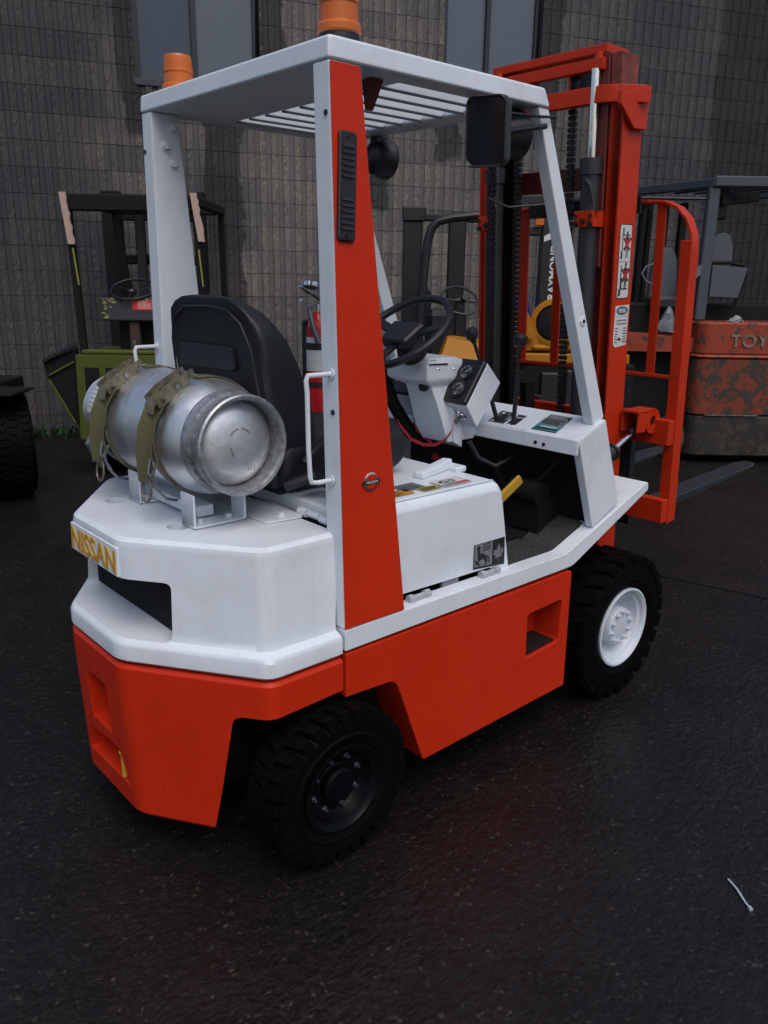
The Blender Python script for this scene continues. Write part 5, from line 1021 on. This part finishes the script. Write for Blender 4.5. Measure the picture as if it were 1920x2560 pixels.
# ================================================================== FIRE EXTINGUISHER
ex = thing('fire_extinguisher', 'red fire extinguisher with white label hanging behind the right rear pillar', 'fire extinguisher', (0.17, 0.36, 1.06))
EX = Vector((0.17, 0.36, 0))
bm = BM(); lathe(bm, [(0.0, 1.06), (0.036, 1.062), (0.042, 1.075), (0.042, 1.37), (0.036, 1.40), (0.020, 1.42), (0.016, 1.435)], EX, 'z', 28); obj('bottle', bm, simple('red_extinguisher', (0.45, 0.012, 0.015), 0.25), ex)
for z0, z1, m in ((1.225, 1.345, PRINTW), (1.30, 1.325, PRINTK), (1.165, 1.185, PRINTK)):
    bm = BM(); rr2 = 0.0428 if m is PRINTW else 0.0436; lathe(bm, [(rr2, z0), (rr2, z1)], EX, 'z', 28); obj('label' if m is PRINTW else 'strap_band', bm, m, ex)
bm = BM(); cyl(bm, EX+Vector((0, 0, 1.445)), 'z', 0.016, 0.03); bar(bm, EX+Vector((0.01, 0, 1.455)), EX+Vector((-0.075, 0.0, 1.475)), 0.02, 0.004); bar(bm, EX+Vector((0.01, 0, 1.475)), EX+Vector((-0.075, 0.0, 1.52)), 0.022, 0.004); cyl(bm, EX+Vector((-0.035, -0.01, 1.525)), (0.3, 0.2, 1), 0.028, 0.014); obj('valve_and_handles', bm, CHROME, ex)
bm = BM(); tube(bm, [EX+Vector((-0.02, -0.01, 1.46)), EX+Vector((-0.06, -0.03, 1.44)), EX+Vector((-0.05, -0.04, 1.38)), EX+Vector((-0.03, -0.045, 1.33))], [0.006, 0.007, 0.009, 0.012], 10); obj('nozzle', bm, STEEL, ex)
bm = BM(); tube(bm, [EX+Vector((-0.05+0.032*cos(k*2*pi/20), -0.02, 1.525+0.032*sin(k*2*pi/20))) for k in range(20)], 0.0016, 6, closed=True); obj('pull_ring', bm, STEEL, ex)
bm = BM(); box(bm, 0.15, 0.20, 0.405, 0.43, 0.97, 1.40); obj('holder', bm, BLACKP, ex)

# ================================================================== THINGS ON THE GROUND
bm = BM(); a, b = Vector((0.2875, -1.305, 0.004)), Vector((0.2285, -1.391, 0.004)); ribbon(bm, [a, a.lerp(b, 0.4)+Vector((0.0015, 0, 0.003)), a.lerp(b, 0.8), b], (0.0045, -0.003, 0), 0.0014); t = (b-a).normalized()
bar(bm, b-t*0.002, b+t*0.009, 0.009, 0.007)
tag(obj('cable_tie', bm, TIE, loc=(0.2875, -1.305, 0)), 'used white cable tie lying on the asphalt at the lower right', 'cable tie')

# ================================================================== BACKGROUND VEHICLES
# laid out in a frame turned to the yard's rows: X to the right, Y away, Z up
RH = Vector((sin(YAW), -cos(YAW), 0)); DH = Vector((cos(YAW), sin(YAW), 0)); C0 = Vector((-1.635, -2.0324, 0))
def bgthing(name, label, cat, X, Y_, group=None):
    P = C0+RH*X+DH*Y_; o = thing(name, label, cat, tuple(P), YAW-pi/2, group); OFF[o.name] = Vector((X, Y_, 0)); return o
def pbox(par, name, m, x0, x1, y0, y1, z0, z1, bev=0.01, label=None):
    bm = BM(); box(bm, x0, x1, y0, y1, z0, z1); return obj(name, bm, m, par, bev, 1, label=label)
def pbar(par, name, m, p, q, w=0.05, h=None, bev=0.006, up=(0, 1, 0), label=None):
    bm = BM(); bar(bm, p, q, w, h or w, up); return obj(name, bm, m, par, bev, 1, label=label)
def wheel2(par, c, r, w, axis='x', m=RUBBER, rim=None):
    wp = part('wheel', par); bm = BM(); lathe(bm, [(r*0.55, -w/2), (r*0.93, -w/2), (r, -w*0.36), (r, w*0.36), (r*0.93, w/2), (r*0.55, w/2)], c, axis, 32, closed=True); obj('tyre', bm, m, wp)
    bm = BM(); lathe(bm, [(r*0.56, -w*0.4), (r*0.50, -w*0.2), (r*0.2, -w*0.2), (r*0.15, -w*0.4), (0, -w*0.4)], c, axis, 24); obj('rim', bm, rim or CHASSIS, wp)
# ---- green forklift
G = bgthing('forklift', 'old black and lime green forklift standing against the wall behind the gas cylinder', 'forklift', -1.86, 6.6)
og2 = part('overhead_guard', G)
pbar(og2, 'post', CHASSIS, (-2.315, 6.2, 2.0), (-2.285, 6.2, 0.90), 0.05); pbar(og2, 'post', CHASSIS, (-1.395, 6.2, 2.0), (-1.36, 6.2, 0.90), 0.045)
pbox(og2, 'rear_beam', CHASSIS, -2.325, -1.365, 6.17, 6.23, 1.975, 2.092); pbox(og2, 'side_beam', CHASSIS, -2.32, -2.26, 6.23, 7.2, 2.02, 2.09); pbox(og2, 'side_beam', CHASSIS, -1.43, -1.37, 6.23, 7.2, 2.02, 2.09); pbox(og2, 'front_beam', CHASSIS, -2.26, -1.43, 7.14, 7.2, 2.02, 2.09)
for x in (-2.1, -1.9, -1.7): pbox(og2, 'roof_bar', CHASSIS, x, x+0.02, 6.235, 7.135, 2.03, 2.06, 0)
pbar(og2, 'front_post', CHASSIS, (-2.29, 7.17, 2.02), (-2.20, 7.3, 0.95), 0.05); pbar(og2, 'front_post', CHASSIS, (-1.40, 7.17, 2.02), (-1.42, 7.3, 0.95), 0.05)
def pad(xa, xb, z0, z1, yy=6.15):
    bm = BM(); rnd = random.Random(int(xa*100)); n = 12; L_ = []; R_ = []
    for i in range(n+1):
        t = i/n; x = xa+(xb-xa)*t; z = z1+(z0-z1)*t; L_.append((x, z)); R_.append((x+0.048+(rnd.uniform(-0.006, 0.006)), z))
    prism(bm, L_+R_[::-1], 'y', yy, yy+0.018); obj('wooden_pad', bm, WOODPAD, G)
pad(-2.355, -2.318, 1.745, 2.10); pad(-1.418, -1.372, 1.775, 2.105)
for xa, xb in ((-2.292, -2.27), (-1.375, -1.355)): pbar(G, 'yellow_edge_strip', simple('old_yellow_edge', (0.22, 0.22, 0.03), 0.5), (xa, 6.165, 1.72), (xb, 6.165, 1.46), 0.010, 0.010, 0)
m2 = part('mast', G)
for x0, x1 in ((-2.46, -2.31), (-1.66, -1.58)):
    pbox(m2, 'rail', CHASSIS, x0, x1, 7.35, 7.47, 0.1, 2.22)
pbox(m2, 'lift_cylinder', BLACKP, -2.17, -2.09, 7.3, 7.36, 0.3, 2.05); pbox(m2, 'lift_cylinder', BLACKP, -2.00, -1.94, 7.3, 7.36, 0.3, 2.05)
pbox(m2, 'crosspiece', CHASSIS, -2.31, -1.66, 7.38, 7.44, 1.62, 1.70); pbox(m2, 'crosspiece', CHASSIS, -2.31, -1.66, 7.38, 7.44, 1.98, 2.06)
bm = BM(); tube(bm, [(-2.013+0.172*cos(2*pi*k/32), 6.62+0.15*sin(2*pi*k/32), 1.425+0.075*sin(2*pi*k/32)) for k in range(32)], 0.011, 8, closed=True); swg = obj('steering_wheel', bm, PLASTIC, G)
bm = BM(); cyl(bm, (-2.013, 6.60, 1.405), (0, -0.4, 0.9), 0.035, 0.03, 16); obj('wheel_hub', bm, PLASTIC, swg); 
for a in (0.4, pi-0.4, -pi/2): bm = BM(); bar(bm, (-2.013, 6.61, 1.41), (-2.013+0.165*cos(a), 6.62+0.145*sin(a), 1.425+0.07*sin(a)), 0.02, 0.008); obj('spoke', bm, PLASTIC, swg)
D = Dec((-2.013, 6.583, 1.418), (1, 0, 0), (0, 0.9, 0.4), [PRINTW]); 
for a in (90, 210, 330): D.poly([(0, 0), (0.009*cos(R(a-28)), 0.009*sin(R(a-28))), (0.016*cos(R(a)), 0.016*sin(R(a))), (0.009*cos(R(a+28)), 0.009*sin(R(a+28)))], 0)
D.done('hub_emblem', swg)
dp = pbox(G, 'dash_panel', CHIPPED, -2.23, -1.62, 6.50, 6.62, 1.185, 1.362, 0.012)
bm = BM(); rnd = random.Random(5)
for i in range(46):
    x = rnd.choice([rnd.uniform(-2.225, -2.15), rnd.uniform(-2.0, -1.7), rnd.uniform(-2.22, -2.0)]); z = (1.357-abs(rnd.gauss(0, 0.022))) if x > -2.15 else 1.352-abs(rnd.gauss(0, 0.05)); w = rnd.uniform(0.006, 0.03); h = rnd.uniform(0.004, 0.014)
    prism(bm, [(x+w*cos(2*pi*k/6)*rnd.uniform(0.5, 1), z+h*sin(2*pi*k/6)*rnd.uniform(0.4, 1)) for k in range(6)], 'y', 6.4985, 6.500)
o = obj('yellow_paint_remains', bm, simple('old_lemon_paint', (0.32, 0.30, 0.07), 0.6), G); o['kind'] = 'stuff'
D = Dec((-1.99, 6.4975, 1.272), (1, 0, 0), (0, 0, 1), [simple('bright_red_sticker', (0.62, 0.04, 0.03), 0.5), PRINTW]); D.rect(0, 0, 0.185, 0.072, 0); D.lines(0.04, 0.155, 0.055, 0.008, 8, 0.002, 1, 0.15); D.rect(0.04, 0.060, 0.12, 0.064, 1); D.done('red_notice', G, 'bright red notice sticker on the dash')
pbox(G, 'steering_column', simple('rusty_column', (0.05, 0.025, 0.018), 0.7, bump=0.5), -2.04, -1.96, 6.53, 6.60, 0.95, 1.184); bm = BM(); cyl(bm, (-1.98, 6.47, 1.03), 'y', 0.014, 0.03); cyl(bm, (-1.99, 6.48, 0.99), 'z', 0.012, 0.05); obj('column_fittings', bm, STEEL, G)
pbox(G, 'dark_machinery', CHASSIS, -2.16, -1.5, 6.66, 7.2, 0.85, 1.22); pbar(G, 'lime_lever', LIME, (-1.78, 6.45, 1.05), (-1.52, 6.45, 1.20), 0.018)
bm = BM(); prism(bm, roundpoly([(-2.36, 0.30), (-1.36, 0.30), (-1.36, 0.955), (-2.345, 0.955)], 0.02), 'y', 6.15, 6.95); obj('body', bm, LIME, G, 0.01)
for k in range(5): pbox(G, 'grille_slot', CHASSIS, -2.28+k*0.16, -2.17+k*0.16, 6.143, 6.149, 0.55, 0.86, 0)
pbox(G, 'body_rim', LIME, -2.30, -1.42, 6.16, 6.22, 0.956, 0.99); pbox(G, 'inner_frame', LIME, -1.80, -1.42, 6.4, 6.44, 0.957, 1.06, 0.01)
bm = BM(); faces(bm, [(-2.345, 6.2, 1.0), (-2.61, 6.2, 0.885), (-2.585, 6.2, 0.75), (-2.41, 6.2, 0.42), (-2.365, 6.2, 0.40)]+[(-2.345, 6.24, 1.0), (-2.61, 6.24, 0.885), (-2.585, 6.24, 0.75), (-2.41, 6.24, 0.42), (-2.365, 6.24, 0.40)], [(0, 1, 2, 3, 4), (9, 8, 7, 6, 5), (0, 5, 6, 1), (1, 6, 7, 2), (2, 7, 8, 3), (3, 8, 9, 4), (4, 9, 5, 0)]); obj('open_side_door', bm, CHASSIS, G)
pbar(G, 'door_edge', LIME, (-2.575, 6.19, 0.76), (-2.40, 6.19, 0.42), 0.018); pbar(G, 'door_edge', LIME, (-2.57, 6.19, 0.79), (-2.37, 6.19, 0.895), 0.018); pbar(G, 'door_stay', BLACKP, (-2.60, 6.18, 0.90), (-2.33, 6.18, 1.03), 0.03)
for x in (-2.22, -1.5): wheel2(G, (x, 6.5, 0.23), 0.23, 0.16)
# ---- machine with a big tyre at the left edge
TM = bgthing('parked_machine', 'machine at the left edge of which only a big dark treaded tyre shows', 'machine', -2.7, 5.7)
wp = part('wheel', TM); bm = BM(); cT = Vector((0, 0, 0)); lathe(bm, [(0.2, -0.24), (0.34, -0.24), (0.362, -0.20), (0.366, 0.19), (0.345, 0.235), (0.2, 0.24)], cT, 'x', 48, closed=True)
for i in range(44):
    for j in range(6):
        a = 2*pi*(i+0.5*(j % 2))/44; x0 = cT.x-0.22+j*0.0745; P = []
        for rad, ins in ((0.360, 0), (0.375, 0.006)):
            for (aa, xx) in ((a+ins/0.37, x0+0.018), (a+0.055, x0+ins), (a+0.11-ins/0.37, x0+0.018), (a+0.11-ins/0.37, x0+0.048), (a+0.055, x0+0.066-ins), (a+ins/0.37, x0+0.048)): P.append((xx, cT.y+rad*cos(aa), cT.z+rad*sin(aa)))
        faces(bm, P, [(0, 1, 2, 3, 4, 5), (11, 10, 9, 8, 7, 6)]+[(k, k+6, (k+1) % 6+6, (k+1) % 6) for k in range(6)])
TMX = Matrix.Translation((-2.76, 5.58, 0.375)) @ Matrix.Rotation(R(30), 4, 'Z'); bmesh.ops.transform(bm, matrix=TMX, verts=bm.verts); obj('tyre', bm, RUBBER, wp); bm = BM(); lathe(bm, [(0.21, -0.1), (0.1, -0.05), (0, -0.05)], cT, 'x', 24); bmesh.ops.transform(bm, matrix=TMX, verts=bm.verts); obj('rim', bm, CHASSIS, wp)
pbox(TM, 'mudguard', CHASSIS, -3.2, -2.44, 5.25, 5.6, 0.765, 0.785, 0.004); pbox(TM, 'body', CHASSIS, -3.9, -2.95, 5.2, 6.6, 0.3, 0.74)
# ---- yellow forklift seen through the cab
M_ = bgthing('forklift', 'yellow forklift with a black guard and mast, seen behind the steering wheel', 'forklift', 0.45, 6.1)
mm = part('mast', M_); pbox(mm, 'rail', BLACKP, 0.11, 0.245, 6.1, 6.2, 0.3, 2.02); pbox(mm, 'rail', BLACKP, 0.435, 0.56, 6.1, 6.2, 0.3, 1.98); pbox(mm, 'crosspiece', BLACKP, 0.246, 0.434, 6.11, 6.16, 1.935, 1.985); pbox(mm, 'crosspiece', BLACKP, 0.561, 0.85, 6.11, 6.16, 1.93, 1.98); pbox(mm, 'rail_cap', BLACKP, 0.10, 0.27, 6.08, 6.099, 1.93, 2.03)
bm = BM(); tube(bm, [(0.215, 5.6, 0.95), (0.225, 5.6, 1.25), (0.245, 5.6, 1.60), (0.262, 5.6, 1.78), (0.285, 5.6, 1.86), (0.33, 5.6, 1.905), (0.41, 5.6, 1.925), (0.58, 5.6, 1.945), (0.64, 5.6, 1.935), (0.67, 5.62, 1.90), (0.69, 5.65, 1.80)], 0.030, 10); obj('guard_tube', bm, BLACKP, M_)
bm = BM(); tube(bm, [(0.49+0.125*cos(2*pi*k/28), 5.6+0.06*sin(2*pi*k/28), 1.405-0.02*cos(2*pi*k/28)+0.085*sin(2*pi*k/28)) for k in range(28)], 0.009, 8, closed=True); s_ = obj('steering_wheel', bm, PLASTIC, M_)
pbar(M_, 'wheel_spoke', PLASTIC, (0.38, 5.59, 1.41), (0.60, 5.59, 1.395), 0.014); pbox(M_, 'steering_column', PLASTIC, 0.46, 0.525, 5.6, 5.68, 1.0, 1.42); bm = BM(); cyl(bm, (0.515, 5.57, 1.425), (0.3, -1, 0.3), 0.02, 0.03); obj('column_knob', bm, PLASTIC, M_)
pbox(M_, 'seat', VINYL, 0.27, 0.545, 5.62, 5.9, 0.95, 1.34, 0.04); pbox(M_, 'seat', VINYL, 0.20, 0.30, 5.64, 5.9, 1.2, 1.50, 0.04)
bm = BM(); prism(bm, roundpoly([(0.30, 0.60), (0.72, 0.60), (0.72, 1.14), (0.45, 1.175), (0.405, 1.170), (0.335, 1.00)], 0.01), 'y', 5.45, 5.60); obj('hood', bm, MUSTARD, M_, 0.006)
bm = BM(); hexa(bm, [(0.335, 5.30, 0.99), (0.74, 5.30, 0.84), (0.72, 5.449, 1.10), (0.405, 5.449, 1.165), (0.337, 5.302, 1.0), (0.742, 5.302, 0.85), (0.722, 5.4495, 1.112), (0.407, 5.4495, 1.175)]); obj('hood_front', bm, MUSTARD, M_)
pbox(M_, 'body', CHASSIS, 0.0, 0.95, 5.65, 6.05, 0.2, 0.94); wheel2(M_, (0.1, 5.9, 0.25), 0.25, 0.16); wheel2(M_, (0.85, 5.9, 0.25), 0.25, 0.16)
# ---- reach truck
Nn = bgthing('reach_truck', 'black and yellow reach truck with white lettering up its post behind the red mast', 'reach truck', 1.25, 6.3)
pbox(Nn, 'post', BLACKP, 1.085, 1.235, 6.0, 6.12, 0.95, 2.00, 0.008, label='black post with white lettering RAYMOND'); pbox(Nn, 'roof_beam', BLACKP, 0.90, 1.75, 6.0, 6.1, 2.005, 2.11)
bm = BM(); textbm(bm, 'RAYMOND', 0.075, basisM((1.205, 5.999, 1.405), (0, 0, 1), (-1, 0, 0)), 0.001, 0.002, sx=1.02); obj('lettering', bm, PRINTW, Nn, label='white letters RAYMOND running upwards')
bm = BM(); prism(bm, [(1.10, 1.80), (1.175, 1.83), (1.18, 1.86), (1.13, 1.90), (1.15, 1.865), (1.10, 1.84)], 'y', 5.997, 5.9995); obj('arrow_emblem', bm, PRINTW, Nn)
pbox(Nn, 'marker_lamp', AMBER, 1.025, 1.085, 5.95, 5.999, 1.905, 1.975, 0.006); pbox(Nn, 'lamp_bracket', BLACKP, 0.99, 1.084, 6.0, 6.04, 1.84, 1.90)
bm = BM(); lathe(bm, [(0.155, -0.05), (0.170, -0.04), (0.170, 0.04), (0.150, 0.05), (0.128, 0.05), (0.128, -0.05)], (1.205, 5.95, 1.245), (-0.35, -1, 0.1), 28, closed=True); obj('motor_ring', bm, MUSTARD, Nn)
bm = BM(); lathe(bm, [(0.126, 0.03), (0.126, -0.03), (0.10, -0.045), (0, -0.045)], (1.205, 5.95, 1.245), (0.35, 1, -0.1), 24); obj('motor', bm, CHASSIS, Nn)
bm = BM(); prism(bm, roundpoly([(0.90, 1.05), (1.55, 1.05), (1.50, 1.14), (1.40, 1.20), (1.30, 1.11), (1.10, 1.11), (1.02, 1.30), (0.97, 1.36), (0.93, 1.34)], 0.02), 'y', 5.93, 6.1); obj('motor_housing', bm, MUSTARD, Nn, 0.012)
pbar(Nn, 'yellow_pipe', MUSTARD, (1.05, 5.92, 1.075), (1.62, 5.92, 1.075), 0.04, bev=0.015); pbox(Nn, 'yellow_sill', MUSTARD, 0.92, 1.75, 5.88, 6.4, 0.965, 1.035, 0.008)
for x in (1.02, 1.36): bm = BM(); cyl(bm, (x, 5.90, 1.155), 'y', 0.033, 0.05, 16); cyl(bm, (x, 5.87, 1.155), 'y', 0.016, 0.03, 10); obj('pipe_fitting', bm, MUSTARD, Nn)
pbox(Nn, 'body', CHASSIS, 0.98, 1.8, 5.9, 6.6, 0.12, 0.96); pbox(Nn, 'body_panel', BLACKP, 1.12, 1.26, 5.87, 5.899, 0.5, 0.9); pbox(Nn, 'body_panel', BLACKP, 1.3, 1.42, 5.87, 5.899, 0.5, 0.92); wheel2(Nn, (1.2, 6.2, 0.18), 0.18, 0.12); wheel2(Nn, (1.7, 6.2, 0.18), 0.18, 0.12)
tp = bgthing('tarpaulin', 'crumpled bright blue tarpaulin heaped beside the black lettered post', 'tarpaulin', 1.0, 6.25)
bm = BM(); rnd = random.Random(11); n = 7; V_ = []
for i in range(n+1):
    for j in range(n+1):
        u, v = i/n, j/n; V_.append((0.90+0.24*u, 6.18+0.25*v, 1.02+0.46*sin(pi*min(1, u*0.8+0.15))*sin(pi*(0.15+0.7*v))+rnd.uniform(-0.03, 0.03)))
faces(bm, V_, [(i*(n+1)+j, (i+1)*(n+1)+j, (i+1)*(n+1)+j+1, i*(n+1)+j+1) for i in range(n) for j in range(n)]); pp = obj('sheet', bm, BLUE, tp); sd = pp.modifiers.new('t', 'SOLIDIFY'); sd.thickness = 0.004
# ---- orange-red forklift on the right
T = bgthing('forklift', 'battered orange-red forklift with a blue-grey overhead guard at the right edge', 'forklift', 3.3, 7.4)
def cwblock(name, z0, z1, ins, m, x0=2.64, x1=4.02, y0=7.0, y1=7.75, r=0.14):
    bm = BM(); rg = lambda i, z: [(p[0], p[1], z) for p in roundpoly([(x0+i, y0+i), (x1-i, y0+i), (x1-i, y1), (x0+i, y1)], [r, r, 0.01, 0.01], 5)]
    loft(bm, [rg(ins+0.012, z0), rg(ins, z0+0.012), rg(ins, z1-0.015), rg(ins+0.015, z1)]); return obj(name, bm, m, T)
cwblock('upper_counterweight', 0.945, 1.215, 0.012, RUSTRED); cwblock('counterweight_lip', 0.915, 0.9445, -0.012, RUSTRED, r=0.15); cwblock('counterweight', 0.425, 0.9145, 0.0, RUSTBRN)
skirt = cwblock('skirt', 0.06, 0.4245, 0.012, GRIMEG, x0=2.63); c_ = BM(); cyl(c_, (2.60, 7.4, 0.20), 'y', 0.235, 1.2, 32); cut(skirt, c_); c_ = BM(); box(c_, 3.30, 3.72, 6.9, 7.15, 0.12, 0.28); cut(skirt, c_); refinish(skirt, 0.006)
bm = BM(); textbm(bm, 'TOYOTA', 0.148, basisM((2.925, 7.008, 1.012), (1, 0, 0), (0, 0, 1)), 0.006, 0.002, sx=1.08); obj('raised_letters', bm, simple('worn_grey_letters', (0.16, 0.11, 0.09), 0.6, var=0.8, bscale=25, bump=0.4), T, label='raised letters TOYOTA')
pbar(T, 'skirt_edge', simple('scraped_edge', (0.12, 0.10, 0.08), 0.6, var=0.6, bscale=30), (2.78, 7.004, 0.428), (3.25, 7.004, 0.428), 0.012, 0.010, 0)
wp = part('wheel', T); bm = BM(); lathe(bm, [(0.08, -0.08), (0.175, -0.08), (0.185, -0.06), (0.187, 0.06), (0.175, 0.08), (0.08, 0.08)], (2.60, 7.25, 0.187), (1, 0.35, 0), 36, closed=True); obj('tyre', bm, simple('muddy_tyre', (0.045, 0.040, 0.030), 0.8, bump=0.5), wp); wheel2(T, (3.95, 7.4, 0.2), 0.2, 0.15)
bm = BM(); prism(bm, roundpoly([(2.02, 0.955), (2.70, 0.955), (2.74, 1.01), (2.76, 1.07), (2.02, 1.115)], 0.01), 'y', 7.12, 7.5); obj('side_body', bm, RUSTRED, T, 0.008)
pbox(T, 'chassis', CHASSIS, 1.95, 2.62, 7.3, 7.7, 0.25, 0.95); pbox(T, 'machinery', CHASSIS, 2.1, 3.9, 7.4, 7.9, 1.0, 1.35)
gd = part('overhead_guard', T)
pbox(gd, 'rear_post', BLUEGREY, 2.67, 2.765, 7.2, 7.27, 1.22, 2.30); pbox(gd, 'rear_post', BLUEGREY, 3.92, 4.0, 7.2, 7.27, 1.22, 2.30); pbox(gd, 'rear_beam', BLUEGREY, 2.70, 4.05, 7.17, 7.25, 2.301, 2.385)
pbar(gd, 'side_beam', BLUEGREY, (2.735, 7.21, 2.335), (2.20, 8.15, 2.33), 0.09, 0.07, up=(0, 0, 1)); pbar(gd, 'side_beam', BLUEGREY, (3.97, 7.26, 2.335), (3.5, 8.15, 2.33), 0.09, 0.07, up=(0, 0, 1)); pbox(gd, 'front_beam', BLUEGREY, 2.2, 3.5, 8.12, 8.2, 2.28, 2.30)
pbox(gd, 'post_foot', BLUEGREY, 2.71, 2.76, 7.24, 7.29, 1.10, 1.22); pbar(gd, 'roof_brace', CHASSIS, (2.79, 7.24, 2.20), (3.2, 7.5, 2.26), 0.09, 0.05)
for i in range(5): pbar(gd, 'roof_bar', CHASSIS, (2.95+i*0.2, 7.26, 2.34), (2.48+i*0.2, 8.1, 2.33), 0.015, 0.03, bev=0)
for x0, x1, yy in ((2.24, 2.34, 8.1), (2.62, 2.70, 8.25), (2.42, 2.46, 8.2), (2.80, 2.86, 8.2), (2.52, 2.56, 8.3)): pbox(T, 'mast_rail', CHASSIS, x0, x1, yy, yy+0.1, 0.6, 2.26, 0.004)
pbox(T, 'wiring_box', CHASSIS, 2.77, 2.86, 7.25, 7.32, 2.05, 2.30); pbar(T, 'dash_panel', BLUEGREY, (2.62, 7.28, 1.42), (2.72, 7.28, 1.62), 0.16, 0.03); bm = BM(); prism(bm, [(2.50, 1.56), (2.66, 1.68), (2.66, 1.60), (2.52, 1.50)], 'y', 7.15, 7.19); obj('torn_grey_panel', bm, simple('torn_grey_panel', (0.11, 0.11, 0.12), 0.6), T)
bm = BM(); rows_ = [(1.36, 0.11, 0), (1.40, 0.125, 0), (1.60, 0.115, 0), (1.72, 0.10, 0), (1.79, 0.075, 0), (1.825, 0.035, 0)]
loft(bm, [[(2.44+p[0], 7.45+p[1]+0.02*(z-1.3), z) for p in roundpoly([(-h, -0.05), (h, -0.05), (h, 0.05), (-h, 0.05)], 0.03, 3)] for z, h, _ in rows_]); obj('seat', bm, SEATGREY, T)
pbox(T, 'seat_base', VINYL, 2.31, 2.60, 7.25, 7.6, 1.30, 1.42, 0.03)
bm = BM(); loft(bm, [[(2.87+p[0], 7.35+p[1], z) for p in roundpoly([(-h, -0.05), (h, -0.05), (h, 0.05), (-h, 0.05)], 0.02, 3)] for z, h in ((1.68, 0.11), (1.85, 0.095), (1.93, 0.06), (1.945, 0.02))]); obj('second_seat', bm, SEATGREY, T)
bm = BM(); prism(bm, roundpoly([(2.78, 1.42), (3.03, 1.41), (3.085, 1.66), (2.78, 1.68)], 0.01), 'y', 7.22, 7.40); obj('battery_cover', bm, SEATGREY, T, 0.006); bm = BM(); tube(bm, [(2.78, 7.3, 1.70), (2.95, 7.3, 1.705), (3.07, 7.3, 1.68), (3.11, 7.3, 1.60), (3.07, 7.3, 1.45), (3.03, 7.3, 1.32)], 0.015, 8); obj('hood_cable', bm, CHASSIS, T)
bm = BM(); tube(bm, [(2.33, 7.3, 1.70), (2.22, 7.25, 1.66), (2.18, 7.22, 1.60), (2.22, 7.2, 1.54), (2.30, 7.2, 1.50)], 0.009, 8); obj('steering_wheel', bm, SEATGREY, T)
def lump(name, lab, cat, c, s, m, seed):
    t = bgthing(name, lab, cat, c[0], c[1]); bm = BM(); rnd = random.Random(seed); k, n = 7, 12; rings = []
    for i in range(k+1):
        z = c[2]+s[2]*i/k; rings.append([(c[0]+s[0]*(1-(i/k)**2*0.9)*cos(2*pi*j/n)*rnd.uniform(0.6, 1.1), c[1]+s[1]*(1-(i/k)**2*0.9)*sin(2*pi*j/n)*rnd.uniform(0.6, 1.1), z+rnd.uniform(-0.01, 0.01)) for j in range(n)])
    loft(bm, rings); o = obj('sheet', bm, m, t)
lump('plastic_bag', 'crumpled clear plastic bag lying below the grey seat of the orange-red forklift', 'plastic bag', (2.44, 7.2, 1.115), (0.10, 0.06, 0.22), POLY, 3)
lump('rag', 'crumpled pale rag lying on top of the orange-red counterweight', 'rag', (3.01, 7.15, 1.215), (0.07, 0.05, 0.05), simple('pale_rag', (0.25, 0.25, 0.26), 0.8), 4)

# fine loose grit on the asphalt
bm = BM(); rnd = random.Random(21)
for i in range(420):
    t = rnd.random()**1.3; Y_ = 0.75+t*3.2; X_ = rnd.uniform(-0.55, 0.62)*Y_; P = C0+RH*X_+DH*Y_; r_ = rnd.uniform(0.0008, 0.0024)*(1+0.25*Y_)
    vs_ = [(P.x+r_*cos(k*2.094+rnd.uniform(-0.4, 0.4)), P.y+r_*sin(k*2.094+rnd.uniform(-0.4, 0.4)), 0.0005) for k in range(3)]+[(P.x, P.y, r_*0.8)]
    faces(bm, vs_, [(0, 1, 3), (1, 2, 3), (2, 0, 3)])
g_ = tag(obj('grit', bm, simple('pale_grit', (0.035, 0.030, 0.026), 0.7, var=0.7, bscale=40)), 'fine loose grit scattered over the asphalt', kind='stuff')
